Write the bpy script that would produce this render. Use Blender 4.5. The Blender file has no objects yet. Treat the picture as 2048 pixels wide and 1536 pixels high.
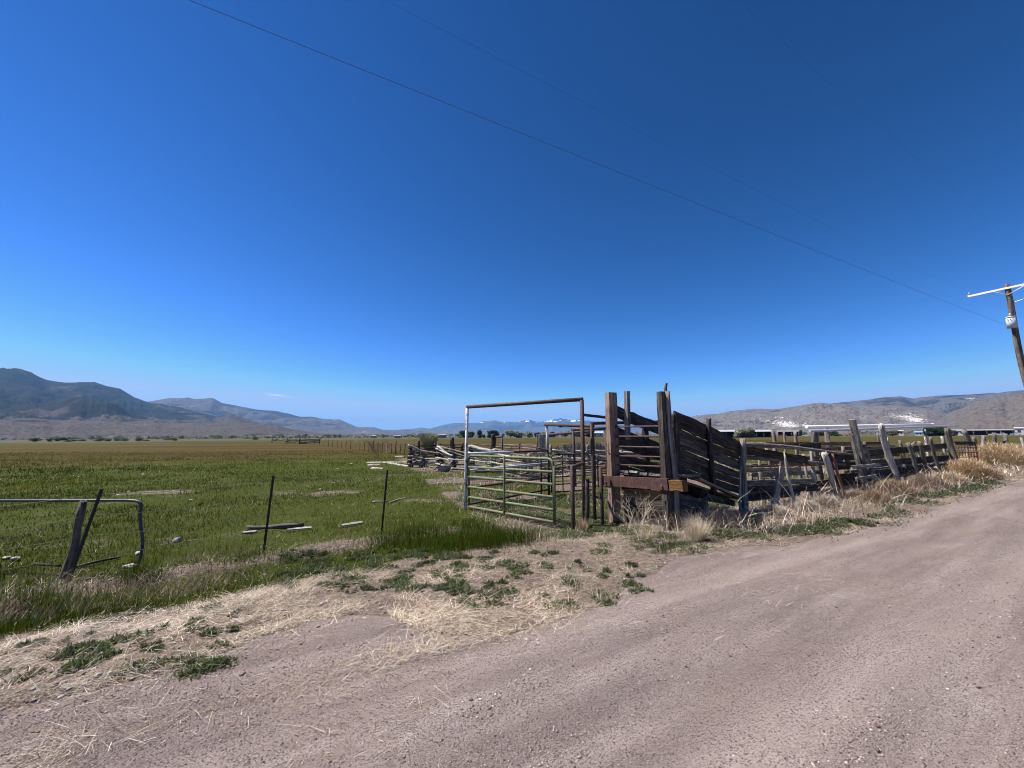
import bpy, math, random
import numpy as np
from mathutils import Vector, Matrix, Quaternion
SC = bpy.context.scene
COL = SC.collection
random.seed(7)
RNG = np.random.default_rng(11)
R = math.radians

# ------------------------------------------------------------------ camera
CAM = Vector((0, 0, 1.7))
FPX = 769.0
PITCH, ROLL = R(7.70), R(0.40)
fwd = Vector((0, math.cos(PITCH), math.sin(PITCH)))
up0 = Vector((0, -math.sin(PITCH), math.cos(PITCH)))
rt0 = Vector((1, 0, 0))
# rolled frame: the horizon climbs a little towards the right of the picture
rt = rt0 * math.cos(ROLL) - up0 * math.sin(ROLL)
up = up0 * math.cos(ROLL) + rt0 * math.sin(ROLL)
cd = bpy.data.cameras.new('camera')
cam = bpy.data.objects.new('camera', cd)
COL.objects.link(cam)
cam.matrix_world = Matrix(((rt.x, up.x, -fwd.x, CAM.x), (rt.y, up.y, -fwd.y, CAM.y), (rt.z, up.z, -fwd.z, CAM.z), (0, 0, 0, 1)))
cd.sensor_width = 36.0
cd.lens = 36.0 * FPX / 2048.0
cd.clip_start, cd.clip_end = 0.05, 200000
SC.camera = cam

def ray(px, py):
    return fwd * FPX + rt * (px - 1024) + up * (768 - py)
def proj(P):
    """numpy: world points (n,3) to photo pixels"""
    d = P - np.array(CAM)
    f = d @ np.array(fwd)
    f = np.where(np.abs(f) < 1e-6, 1e-6, f)
    return 1024 + FPX * (d @ np.array(rt)) / f, 768 - FPX * (d @ np.array(up)) / f

# ------------------------------------------------------------------ noise
def _hash(ix, iy, seed):
    n = (ix.astype(np.int64) * 374761393 + iy.astype(np.int64) * 668265263 + seed * 974634777) & 0x7fffffff
    n = (n ^ (n >> 13)) * 1274126177 & 0x7fffffff
    n = (n ^ (n >> 16)) * 1103515245 & 0x7fffffff
    return ((n ^ (n >> 15)) & 0xffff) / 65535.0
def vnoise(x, y, seed=0):
    x = np.asarray(x, float); y = np.asarray(y, float)
    ix, iy = np.floor(x), np.floor(y)
    fx, fy = x - ix, y - iy
    fx = fx * fx * fx * (fx * (fx * 6 - 15) + 10); fy = fy * fy * fy * (fy * (fy * 6 - 15) + 10)
    a, b = _hash(ix, iy, seed), _hash(ix + 1, iy, seed)
    c, d = _hash(ix, iy + 1, seed), _hash(ix + 1, iy + 1, seed)
    return (a * (1 - fx) + b * fx) * (1 - fy) + (c * (1 - fx) + d * fx) * fy
def fbm(x, y, oct=4, seed=0):
    v, a, tot = 0, 1.0, 0
    for o in range(oct):
        v = v + a * vnoise(np.asarray(x) * 2 ** o + 17.3 * o, np.asarray(y) * 2 ** o - 9.1 * o, seed + o); tot += a; a *= 0.5
    return v / tot
def ridged(x, y, oct=4, seed=0):
    v, a, tot = 0, 1.0, 0
    for o in range(oct):
        v = v + a * (1 - np.abs(2 * vnoise(np.asarray(x) * 2 ** o + 7.7 * o, np.asarray(y) * 2 ** o + 3.1 * o, seed + o) - 1)); tot += a; a *= 0.5
    return v / tot
def sstep(a, b, v):
    q = np.clip((np.asarray(v, float) - a) / (b - a), 0, 1)
    return q * q * (3 - 2 * q)

# ------------------------------------------------------------------ ground shape
TX, TY = 0.865, 0.502          # along the road
def s_of(x, y): return -TY * x + TX * y - 3.65     # distance from the road's nominal edge
def t_of(x, y): return TX * x + TY * y
def xy_of(t, s): return TX * t - TY * (s + 3.65), TY * t + TX * (s + 3.65)
_ET = [-60, -8, -1.7, -.6, -.06, .58, .9, 1.15, 1.69, 2.62, 3.58, 4.86, 6.44, 7.8, 9.55, 13.7, 20.7, 60, 400]
_ES = [.3, .3, .34, .38, .63, .70, .5, -.12, -.48, -.46, -.17, .03, -.2, -.5, -.65, -.6, -.6, -.5, -.5]
def edge(t): return np.interp(t, _ET, _ES) + (fbm(np.asarray(t) * 1.3, 0.0 * np.asarray(t) + 3.3, 4, 5) - .5) * .42
def corral(x, y):
    left = sstep(-.3, .3, x + 1.2 + (y - 10.2) * .37)
    return left * sstep(.8, 1.6, s_of(x, y)) * (1 - sstep(38, 46, y))
def H(x, y, micro=True):
    x = np.asarray(x, float); y = np.asarray(y, float)
    s, t = s_of(x, y), t_of(x, y)
    z = -0.25 * sstep(.3, 3.8, s) - .2 * sstep(7.6, 9.5, -s)
    r = np.hypot(x, y)
    berm = np.exp(-((s - 3.75 - .25 * np.sin(t * .8)) / .45) ** 2) * sstep(-8, -4.5, t) * (1 - sstep(2.6, 4.2, t))
    z = z + berm * (.05 + .10 * fbm(x * .9, y * .9, 2, 31))
    if micro:
        e = edge(t)
        off = sstep(-.05, .5, s - e)
        fade = 1 - sstep(50, 90, r)
        z = z + off * fade * ((fbm(x * 1.1, y * 1.1, 4, 41) - .5) * .11)
        rut = .012 * np.sin(s * 3.9 + .6 * np.sin(t * .23)) + .006 * np.sin(s * 9.1 + 1.3) + (fbm(t * .7, s * 2.6, 4, 51) - .5) * .03
        z = z + (1 - off) * fade * rut
    return z
def h1(x, y): return float(H(x, y, False))

def G(px, py):
    """point where the line of sight through a photo pixel meets the ground"""
    d = ray(px, py); z = -.15
    for _ in range(8):
        k = (z - CAM.z) / d.z
        z = h1(d.x * k, d.y * k)
    return Vector((d.x * k, d.y * k, z))
def ATY(px, py, Y):
    d = ray(px, py); return CAM + d * (Y / d.y)
def ONS(px, py, s0):
    """point on the upright plane running along the road at offset s0"""
    d = ray(px, py); k = (3.65 + s0) / (-TY * d.x + TX * d.y)
    return CAM + d * k
def ONP(px, py, P, Q):
    """point on the upright plane through ground points P and Q"""
    nx, ny = -(Q.y - P.y), (Q.x - P.x)
    d = ray(px, py); k = (nx * P.x + ny * P.y) / (nx * d.x + ny * d.y)
    return CAM + d * k
def gpt(x, y): return Vector((x, y, h1(x, y)))
def XYpx(px, Y):
    d = ray(px, 872); x = d.x / d.y * Y
    return gpt(x, Y)

# ------------------------------------------------------------------ objects
def tag(o, label=None, cat=None, group=None, kind=None):
    if label: o['label'] = label
    if cat: o['category'] = cat
    if group: o['group'] = group
    if kind: o['kind'] = kind
    return o
def thing(name, label, cat, loc, group=None):
    o = bpy.data.objects.new(name, None); COL.objects.link(o)
    o.location = loc; o.empty_display_size = .2
    return tag(o, label, cat, group)
def link(name, me, m, parent=None, world=None):
    if m is not None:
        for q in (m if isinstance(m, (list, tuple)) else [m]): me.materials.append(q)
    o = bpy.data.objects.new(name, me); COL.objects.link(o)
    w = world if world is not None else Matrix()
    if parent is not None:
        o.parent = parent
        base = Vector(parent.location)
        if parent.parent is not None: base = base + Vector(parent.parent.location)
        # a parent that is itself a rotated part: use its full matrix
        pm = parent.get('_pm')
        if pm is not None:
            P = Matrix([pm[i * 4:i * 4 + 4] for i in range(4)])
            w2 = P.inverted() @ w
        else:
            w2 = Matrix.Translation(-base) @ w
        o.matrix_local = w2
    else:
        o.matrix_local = w
    return o
def mesh(vs, fs, smooth=True):
    me = bpy.data.meshes.new('m')
    me.from_pydata([tuple(v) for v in vs], [], [tuple(f) for f in fs]); me.update()
    if smooth: me.polygons.foreach_set('use_smooth', [True] * len(me.polygons))
    return me
def npmesh(V, F, col=None, smooth=False, k=3, matid=None):
    """big mesh from numpy arrays; F (n,k)"""
    me = bpy.data.meshes.new('m')
    V = np.asarray(V, np.float32); F = np.asarray(F, np.int32)
    me.vertices.add(len(V)); me.vertices.foreach_set('co', V.ravel())
    me.loops.add(F.size); me.loops.foreach_set('vertex_index', F.ravel())
    me.polygons.add(len(F))
    me.polygons.foreach_set('loop_start', np.arange(0, F.size, F.shape[1], dtype=np.int32))
    me.polygons.foreach_set('loop_total', np.full(len(F), F.shape[1], np.int32))
    if smooth: me.polygons.foreach_set('use_smooth', np.ones(len(F), bool))
    me.update(calc_edges=True); me.validate()
    if col is not None:
        for nm, c in (col.items() if isinstance(col, dict) else {'Col': col}.items()):
            a = me.attributes.new(nm, 'FLOAT_COLOR', 'POINT')
            c4 = np.ones((len(V), 4), np.float32); c4[:, :c.shape[1]] = c
            a.data.foreach_set('color', c4.ravel())
    return me
def frame(p0, p1, wdir=None):
    """matrix with local Z from p0 to p1 and local X near wdir; returns matrix, length"""
    z = (p1 - p0); L = z.length; z = z / L
    w = Vector(wdir) if wdir is not None else Vector((.3, .2, 1)) if abs(z.z) < .9 else Vector((1, 0, 0))
    x = (w - z * w.dot(z)).normalized(); y = z.cross(x)
    return Matrix(((x.x, y.x, z.x, p0.x), (x.y, y.y, z.y, p0.y), (x.z, y.z, z.z, p0.z), (0, 0, 0, 1))), L
def setpm(o, w):
    o['_pm'] = [w[i][j] for i in range(4) for j in range(4)]
def pipe(name, p0, p1, r, m, parent=None, n=14):
    M, L = frame(Vector(p0), Vector(p1))
    vs, fs = [], []
    rings = [(0, .85), (0.004, 1), (L - .004, 1), (L, .85)]
    for z, k in rings:
        for i in range(n):
            a = 2 * math.pi * i / n
            vs.append((r * k * math.cos(a), r * k * math.sin(a), z))
    for j in range(3):
        for i in range(n):
            fs.append((j * n + i, j * n + (i + 1) % n, (j + 1) * n + (i + 1) % n, (j + 1) * n + i))
    fs.append(tuple(range(n - 1, -1, -1))); fs.append(tuple(range(3 * n, 4 * n)))
    me = mesh(vs, fs); 
    for p in me.polygons:
        if len(p.vertices) > 4: p.use_smooth = False
    o = link(name, me, m, parent, M); setpm(o, M); return o
def log(name, p0, p1, r0, r1, m, parent=None, seed=0, n=12, bend=.02, rough=.12, knots=3, point=0):
    """weathered tapering log or pole with knots, checks and ragged ends"""
    rnd = random.Random(seed * 977 + 5)
    p0, p1 = Vector(p0), Vector(p1)
    M, L = frame(p0, p1)
    nz = max(6, min(26, int(L / .16)))
    ph = [rnd.uniform(0, 6.28) for _ in range(6)]
    kn = [(rnd.uniform(.08, .92) * L, rnd.uniform(0, 6.28), rnd.uniform(.25, .6)) for _ in range(knots)]
    chk = [rnd.uniform(0, 6.28) for _ in range(2)]
    vs, fs = [], []
    for j in range(nz + 1):
        f = j / nz; z = L * f
        r = r0 + (r1 - r0) * f
        if point and f > 1 - point: r *= max(.18, (1 - f) / point)
        bx = bend * L * math.sin(f * 3.14 + ph[0] * .2) * math.cos(ph[1]) + .25 * r * math.sin(f * 7 + ph[2])
        by = bend * L * math.sin(f * 3.14) * math.sin(ph[1]) + .25 * r * math.sin(f * 9 + ph[3])
        if j == 0: bx = by = 0
        for i in range(n):
            a = 2 * math.pi * i / n
            k = 1 + rough * (.5 * math.sin(2 * a + ph[4] + f * 1.5) + .35 * math.sin(5 * a + ph[5] + f * 4) + rnd.uniform(-.35, .35))
            for c in chk:
                da = abs((a - c - .3 * math.sin(f * 3) + 3.14) % 6.28 - 3.14)
                if da < .3: k -= .22
            for kz, ka, kh in kn:
                da = abs((a - ka + 3.14) % 6.28 - 3.14)
                k += kh * math.exp(-((z - kz) / (1.1 * r + .01)) ** 2 - (da / .5) ** 2)
            zz = z + (rnd.uniform(-.5, .5) * r * .7 if j in (0, nz) else 0)
            vs.append((bx + r * k * math.cos(a), by + r * k * math.sin(a), zz))
    for j in range(nz):
        for i in range(n):
            fs.append((j * n + i, j * n + (i + 1) % n, (j + 1) * n + (i + 1) % n, (j + 1) * n + i))
    vs.append((0, 0, .02 * L)); a0 = len(vs) - 1
    vs.append((vs[nz * n][0] - r1, vs[nz * n][1], L - r1 * .35)); a1 = len(vs) - 1
    cx = sum(v[0] for v in vs[nz * n:nz * n + n]) / n; cy = sum(v[1] for v in vs[nz * n:nz * n + n]) / n
    vs[a1] = (cx, cy, L - r1 * .3)
    for i in range(n):
        fs.append(((i + 1) % n, i, a0)); fs.append((nz * n + i, nz * n + (i + 1) % n, a1))
    o = link(name, mesh(vs, fs, True), m, parent, M); setpm(o, M); return o
def plank(name, p0, p1, w, th, wdir, m, parent=None, seed=0, warp=.01, rag=.03):
    """sawn board: long axis p0-p1 (centre line), width w along wdir, slightly warped, chipped and ragged at the ends"""
    rnd = random.Random(seed * 613 + 3)
    p0, p1 = Vector(p0), Vector(p1)
    M, L = frame(p0, p1, wdir)
    nz = max(5, min(24, int(L / .14))); 
    ph = [rnd.uniform(0, 6.28) for _ in range(5)]
    xs = [-.5, -.47, -.2, .12, .47, .5]
    vs, fs = [], []
    nx = len(xs)
    prof = [(x, -1) for x in xs] + [(x, 1) for x in reversed(xs)]
    n = len(prof)
    endj = [[rnd.uniform(-rag, rag) for _ in xs] for _ in range(2)]
    for j in range(nz + 1):
        f = j / nz; z = L * f
        ww = w * (1 + .03 * math.sin(f * 5 + ph[0]))
        tw = warp * math.sin(f * 3 + ph[1]); by = warp * 1.5 * L * .2 * math.sin(f * 3.14 + ph[2] * .3)
        cl, cr = rnd.uniform(-.012, .006) * w / .2, rnd.uniform(-.012, .006) * w / .2
        for q, (x, sy) in enumerate(prof):
            yy = sy * th / 2 * (.72 if abs(x) == .5 else 1) + rnd.uniform(-.0012, .0012)
            xx = x * ww + (cl if x < -.4 else -cr if x > .4 else 0)
            xi = q if q < nx else n - 1 - q
            zz = z + (endj[0][xi] if j == 0 else endj[1][xi] if j == nz else 0)
            vs.append((xx, yy + by + tw * x, zz))
    for j in range(nz):
        for i in range(n):
            fs.append((j * n + i, j * n + (i + 1) % n, (j + 1) * n + (i + 1) % n, (j + 1) * n + i))
    for i in range(nx - 1):
        fs.append((i + 1, i, n - 1 - i, n - 2 - i)); b = nz * n
        fs.append((b + i, b + i + 1, b + n - 2 - i, b + n - 1 - i))
    o = link(name, mesh(vs, fs, False), m, parent, M); setpm(o, M); return o
def sweep_geo(pts, r, n=10, r1=None):
    pts = [Vector(p) for p in pts]
    vs, fs = [], []
    prev = None
    for j, p in enumerate(pts):
        d = (pts[min(j + 1, len(pts) - 1)] - pts[max(j - 1, 0)]).normalized()
        if prev is None:
            a = Vector((0, 0, 1)) if abs(d.z) < .9 else Vector((1, 0, 0))
            x = (a - d * a.dot(d)).normalized()
        else:
            x = (prev - d * prev.dot(d)).normalized()
        prev = x; y = d.cross(x)
        rr = r if r1 is None else r + (r1 - r) * j / (len(pts) - 1)
        for i in range(n):
            an = 2 * math.pi * i / n
            vs.append(p + x * (rr * math.cos(an)) + y * (rr * math.sin(an)))
    for j in range(len(pts) - 1):
        for i in range(n):
            fs.append((j * n + i, j * n + (i + 1) % n, (j + 1) * n + (i + 1) % n, (j + 1) * n + i))
    fs.append(tuple(range(n - 1, -1, -1))); fs.append(tuple(range((len(pts) - 1) * n, len(pts) * n)))
    return vs, fs
def sweep(name, pts, r, m, parent=None, n=10, r1=None):
    b = Vector(pts[0])
    vs, fs = sweep_geo([Vector(p) - b for p in pts], r, n, r1)
    M = Matrix.Translation(b)
    o = link(name, mesh(vs, fs), m, parent, M); setpm(o, M); return o
def multisweep(name, paths, r, m, parent=None, n=5):
    b = Vector(paths[0][0]); V, F = [], []
    for p in paths:
        vs, fs = sweep_geo([Vector(q) - b for q in p], r, n); k = len(V)
        V += vs; F += [tuple(i + k for i in f) for f in fs]
    return link(name, mesh(V, F), m, parent, Matrix.Translation(b))
def fillet(pts, rad, n=6):
    """round the inner corners of a polyline"""
    pts = [Vector(p) for p in pts]; out = [pts[0]]
    for i in range(1, len(pts) - 1):
        a, b, c = pts[i - 1], pts[i], pts[i + 1]
        u, v = (a - b).normalized(), (c - b).normalized()
        for k in range(n + 1):
            f = k / n
            p, q = b + u * rad * (1 - f), b + v * rad * f
            out.append(p * (1 - f) + q * f)
    out.append(pts[-1]); return out
def sag(p0, p1, drop, n=24):
    p0, p1 = Vector(p0), Vector(p1)
    return [p0.lerp(p1, i / n) - Vector((0, 0, drop * 4 * (i / n) * (1 - i / n))) for i in range(n + 1)]
def bx(vs, fs, c, d, X=Vector((1, 0, 0)), Y=Vector((0, 1, 0)), Z=Vector((0, 0, 1))):
    """append a box: centre c, full sizes d"""
    k = len(vs); c = Vector(c)
    for sx in (-.5, .5):
        for sy in (-.5, .5):
            for sz in (-.5, .5):
                vs.append(c + X * (sx * d[0]) + Y * (sy * d[1]) + Z * (sz * d[2]))
    for f in ((0, 1, 3, 2), (4, 6, 7, 5), (0, 4, 5, 1), (2, 3, 7, 6), (0, 2, 6, 4), (1, 5, 7, 3)):
        fs.append(tuple(k + i for i in f))
def boxes(name, lst, m, parent=None, bevel=0):
    vs, fs = [], []
    for c, d, *ax in lst: bx(vs, fs, c, d, *ax)
    b = Vector(vs[0]); vs = [v - b for v in vs]
    o = link(name, mesh(vs, fs, False), m, parent, Matrix.Translation(b))
    if bevel:
        md = o.modifiers.new('bevel', 'BEVEL'); md.width = bevel; md.segments = 2
    return o
# ------------------------------------------------------------------ materials
class NT:
    def __init__(s, name):
        s.m = bpy.data.materials.new(name); s.m.use_nodes = True
        s.t = s.m.node_tree; s.t.nodes.clear()
        s.out = s.t.nodes.new('ShaderNodeOutputMaterial')
    def n(s, typ, **kw):
        o = s.t.nodes.new('ShaderNode' + typ)
        for k, v in kw.items():
            if k == 'inp':
                for i, val in v.items():
                    if isinstance(val, bpy.types.NodeSocket): s.t.links.new(val, o.inputs[i])
                    else: o.inputs[i].default_value = val
            else: setattr(o, k, v)
        return o
    def noise(s, vec, scale, detail=4, rough=.55, dist=0, out='Fac'):
        o = s.n('TexNoise', inp={'Vector': vec, 'Scale': scale, 'Detail': detail, 'Roughness': rough, 'Distortion': dist}); return o.outputs[out]
    def ramp(s, fac, stops):
        o = s.n('ValToRGB', inp={'Fac': fac}); el = o.color_ramp.elements
        while len(el) < len(stops): el.new(.5)
        for e, (p, c) in zip(el, stops):
            e.position = p; e.color = (*c, 1) if isinstance(c, (tuple, list)) else (c, c, c, 1)
        return o.outputs['Color']
    def mix(s, fac, a, b, mode='MIX'):
        o = s.n('Mix', data_type='RGBA', blend_type=mode)
        for nm, v in (('Factor', fac), ('A', a), ('B', b)):
            sock = [i for i in o.inputs if i.name == nm and (i.type == 'RGBA' if nm != 'Factor' else i.type == 'VALUE')][0]
            if isinstance(v, bpy.types.NodeSocket): s.t.links.new(v, sock)
            elif nm == 'Factor': sock.default_value = v
            else: sock.default_value = (*v, 1) if len(v) == 3 else v
        return [q for q in o.outputs if q.type == 'RGBA'][0]
    def math(s, op, a, b=0.0, c=0.0):
        return s.n('Math', operation=op, inp={0: a, 1: b, 2: c}).outputs[0]
    def bsdf(s, col, rough=.8, spec=.2, bump=None, strength=.3, dist=.01, metal=0, normal=None):
        d = {'Base Color': col if isinstance(col, bpy.types.NodeSocket) else (*col, 1), 'Roughness': rough, 'Specular IOR Level': spec, 'Metallic': metal}
        if bump is not None:
            d['Normal'] = s.n('Bump', inp={'Height': bump, 'Strength': strength, 'Distance': dist}).outputs[0]
        b = s.n('BsdfPrincipled', inp=d)
        s.t.links.new(b.outputs[0], s.out.inputs['Surface']); return s.m
    def objvec(s, scale=(1, 1, 1), rnd=True):
        v = s.n('TexCoord').outputs['Object']
        if rnd:
            r = s.n('ObjectInfo').outputs['Random']
            off = s.n('CombineXYZ', inp={0: s.math('MULTIPLY', r, 37.0), 1: s.math('MULTIPLY', r, 91.0), 2: s.math('MULTIPLY', r, 53.0)}).outputs[0]
            v = s.n('VectorMath', operation='ADD', inp={0: v, 1: off}).outputs[0]
        return s.n('Mapping', inp={'Vector': v, 'Scale': scale}).outputs[0], v
def wood(name, dark, mid, light, var=.35):
    """weathered timber: long grain, open dark checks, bleached and stained stretches"""
    t = NT(name)
    v, raw = t.objvec((1, 1, .06))
    big = t.noise(v, 9, 4, .65)
    strk = t.noise(v, 26, 4, .65, .4)
    grain = t.noise(v, 80, 4, .7, .6)
    blot = t.noise(raw, 3.4, 4, .65)
    mixv = t.math('ADD', t.math('MULTIPLY', big, .35), t.math('ADD', t.math('MULTIPLY', strk, .40), t.math('MULTIPLY', grain, .25)))
    c = t.ramp(mixv, [(.36, dark), (.49, mid), (.62, light)])
    c = t.mix(t.math('MULTIPLY', t.ramp(strk, [(.33, 1.0), (.42, 0.0)]), .9), c, tuple(q * .3 for q in dark))
    c = t.mix(t.ramp(blot, [(.45, 0.0), (.72, .55)]), c, tuple(q * 1.05 for q in dark))
    c = t.mix(t.ramp(blot, [(.28, .45), (.42, 0.0)]), c, tuple(min(.8, q * 1.15) for q in light))
    r = t.n('ObjectInfo').outputs['Random']
    hv = t.n('HueSaturation', inp={'Color': c, 'Hue': t.math('MULTIPLY_ADD', r, .02, .49), 'Saturation': t.math('MULTIPLY_ADD', r, .5, .7), 'Value': t.math('MULTIPLY_ADD', t.math('FRACT', t.math('MULTIPLY', r, 7.31)), 2 * var, 1 - var)}).outputs[0]
    h = t.math('ADD', t.math('MULTIPLY', strk, 1.3), t.math('MULTIPLY', grain, .6))
    return t.bsdf(hv, .88, .12, h, .9, .018)
def rust(name, base, light, dark, paint=None, amount=.5, rough=.65):
    t = NT(name)
    v, raw = t.objvec((1, 1, 1))
    a = t.noise(v, 11, 5, .65); b = t.noise(v, 60, 3, .6)
    c = t.ramp(t.math('ADD', t.math('MULTIPLY', a, .65), t.math('MULTIPLY', b, .35)), [(.35, dark), (.5, base), (.68, light)])
    h = b
    if paint:
        vs_, _ = t.objvec((1, 1, .35))
        pn = t.math('ADD', t.math('MULTIPLY', t.noise(vs_, 14, 5, .7), .8), t.math('MULTIPLY', b, .2))
        msk = t.ramp(pn, [(amount - .025, 0.0), (amount + .025, 1.0)])
        pc = t.mix(t.noise(v, 5, 3), tuple(q * .82 for q in paint), paint)
        c = t.mix(msk, c, pc)
        h = t.math('ADD', b, t.math('MULTIPLY', msk, .6))
    return t.bsdf(c, rough, .35, h, .25, .004)
def flat(name, col, rough=.7, var=.18, scale=4, spec=.2, metal=0, bump=.1):
    t = NT(name); v, _ = t.objvec()
    n = t.noise(v, scale, 5, .65)
    c = t.mix(n, tuple(q * (1 - var) for q in col), tuple(min(1, q * (1 + var)) for q in col))
    return t.bsdf(c, rough, spec, n, bump, .01, metal)
def leafy(name, trans=.35, rough=.6, spec=.15):
    """foliage: colour comes per blade from the Col attribute"""
    t = NT(name)
    c = t.n('Attribute', attribute_name='Col').outputs['Color']
    p = t.n('BsdfPrincipled', inp={'Base Color': c, 'Roughness': rough, 'Specular IOR Level': spec})
    tr = t.n('BsdfTranslucent', inp={'Color': c})
    mx = t.n('MixShader', inp={0: trans, 1: p.outputs[0], 2: tr.outputs[0]})
    t.t.links.new(mx.outputs[0], t.out.inputs['Surface']); return t.m
M = {}
M['grey_wood'] = wood('grey_wood', (.060, .047, .038), (.17, .143, .12), (.36, .32, .28))
M['pale_wood'] = wood('pale_wood', (.14, .11, .085), (.38, .33, .28), (.62, .56, .50), .22)
M['dark_wood'] = wood('dark_wood', (.018, .014, .011), (.052, .041, .033), (.14, .115, .096))
M['brown_wood'] = wood('brown_wood', (.10, .055, .030), (.25, .15, .088), (.44, .31, .215), .12)
M['new_wood'] = wood('new_wood', (.08, .042, .022), (.14, .078, .043), (.20, .12, .07), .1)
M['red_wood'] = wood('red_wood', (.10, .038, .022), (.20, .085, .05), (.33, .17, .11), .2)
M['board_wood'] = wood('board_wood', (.12, .092, .072), (.30, .25, .21), (.48, .42, .37), .4)
M['pole_wood'] = wood('pole_wood', (.05, .040, .033), (.115, .094, .078), (.22, .19, .165), .1)
M['rust'] = rust('rust', (.060, .033, .028), (.115, .062, .048), (.028, .018, .017))
M['bright_rust'] = rust('bright_rust', (.12, .045, .03), (.26, .09, .045), (.05, .025, .02))
M['white_rust'] = rust('white_rust', (.10, .06, .05), (.17, .10, .08), (.045, .03, .028), (.68, .62, .57), .45)
M['tan_rust'] = rust('tan_rust', (.10, .06, .05), (.2, .12, .09), (.05, .03, .028), (.55, .45, .38), .5)
M['silver'] = rust('silver', (.25, .22, .2), (.4, .38, .36), (.12, .1, .09), (.66, .67, .68), .36, .45)
M['green_paint'] = rust('green_paint', (.17, .085, .045), (.30, .16, .08), (.07, .045, .03), (.125, .172, .082), .47, .6)
M['beam_rust'] = rust('beam_rust', (.062, .030, .025), (.11, .052, .038), (.028, .017, .016), (.20, .078, .036), .61)
M['steel'] = flat('steel', (.055, .058, .064), .5, .25, 12, .3, .2)
M['black_steel'] = flat('black_steel', (.022, .022, .024), .5, .3, 20)
M['wire'] = flat('wire', (.05, .045, .042), .5, .2, 30, .3, .4)
M['cable'] = flat('cable', (.10, .075, .075), .6, .1)
M['galv'] = flat('galv', (.5, .52, .55), .4, .15, 10, .5, .4)
M['can_grey'] = flat('can_grey', (.42, .47, .49), .45, .15, 6, .4)
M['white_paint'] = flat('white_paint', (.74, .73, .71), .6, .12, 6)
M['arm_paint'] = flat('arm_paint', (.72, .66, .62), .7, .15, 8)
M['porcelain'] = flat('porcelain', (.3, .26, .25), .2, .2, 10, .5)
M['rock'] = flat('rock', (.36, .33, .30), .9, .35, 9, .1, 0, .6)
M['straw'] = leafy('straw', .15, .7)
M['leaf'] = leafy('leaf', .42, .75, .015)
M['twig'] = leafy('twig', .05, .85, .05)
M['stone'] = leafy('stone', 0, .85, .2)
M['foliage'] = leafy('foliage', .45, .7, .05)

def ground_mat():
    t = NT('ground')
    P = t.n('NewGeometry').outputs['Position']
    z = t.n('Attribute', attribute_name='zone')          # r: straw verge, g: green, b: olive/dry meadow
    sp = t.n('SeparateColor', inp={0: z.outputs['Color']})
    verge, green, dry = sp.outputs[0], sp.outputs[1], sp.outputs[2]
    z2 = t.n('SeparateColor', inp={0: t.n('Attribute', attribute_name='zone2').outputs['Color']})
    soilw, far, rusty = z2.outputs[0], z2.outputs[1], z2.outputs[2]
    n1 = t.noise(P, 1.6, 6, .65); n2 = t.noise(P, 14, 5, .7); n3 = t.noise(P, 75, 3, .65); n0 = t.noise(P, .22, 5, .6)
    stretched = t.n('Mapping', inp={'Vector': P, 'Scale': (.012, .06, .05), 'Rotation': (0, 0, R(-6))}).outputs[0]
    nb = t.noise(stretched, 1.0, 6, .62)
    soil = t.ramp(t.math('ADD', t.math('MULTIPLY', n2, .6), t.math('MULTIPLY', n3, .4)), [(.34, (.045, .034, .026)), (.5, (.125, .098, .076)), (.66, (.25, .205, .165))])
    straw = t.ramp(t.math('ADD', t.math('MULTIPLY', n2, .4), t.math('MULTIPLY', n3, .6)), [(.36, (.04, .029, .023)), (.49, (.13, .098, .077)), (.66, (.33, .27, .21))])
    grass = t.ramp(t.math('ADD', t.math('MULTIPLY', n2, .5), t.math('MULTIPLY', n3, .5)), [(.3, (.016, .020, .003)), (.5, (.042, .052, .008)), (.7, (.085, .09, .022))])
    olive = t.ramp(t.math('ADD', t.math('MULTIPLY', nb, .85), t.math('MULTIPLY', n2, .15)), [(.3, (.030, .026, .007)), (.46, (.052, .042, .010)), (.58, (.066, .064, .016)), (.74, (.13, .105, .045))])
    olive = t.mix(t.math('MULTIPLY', rusty, .55), olive, t.ramp(nb, [(.3, (.036, .022, .006)), (.6, (.072, .042, .011))]))
    tan = t.ramp(n0, [(.3, (.045, .045, .032)), (.6, (.095, .082, .058))])
    gm = t.ramp(t.math('ADD', green, t.math('MULTIPLY', t.math('SUBTRACT', n1, .5), .9)), [(.35, 0.0), (.6, 1.0)])
    c = t.mix(t.ramp(t.math('ADD', verge, t.math('MULTIPLY', t.math('SUBTRACT', n1, .5), 2.2)), [(.30, 0.0), (.75, 1.0)]), soil, straw)
    c = t.mix(gm, c, grass)
    c = t.mix(t.ramp(t.math('ADD', dry, t.math('MULTIPLY', t.math('SUBTRACT', nb, .5), .9)), [(.3, 0.0), (.7, 1.0)]), c, olive)
    c = t.mix(t.ramp(t.math('ADD', soilw, t.math('MULTIPLY', t.math('SUBTRACT', n2, .5), .9)), [(.35, 0.0), (.65, 1.0)]), c, soil)
    c = t.mix(far, c, tan)
    h = t.math('ADD', t.math('MULTIPLY', n2, 1.0), t.math('MULTIPLY', n3, .5))
    return t.bsdf(c, .95, .05, h, .9, .03)
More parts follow.
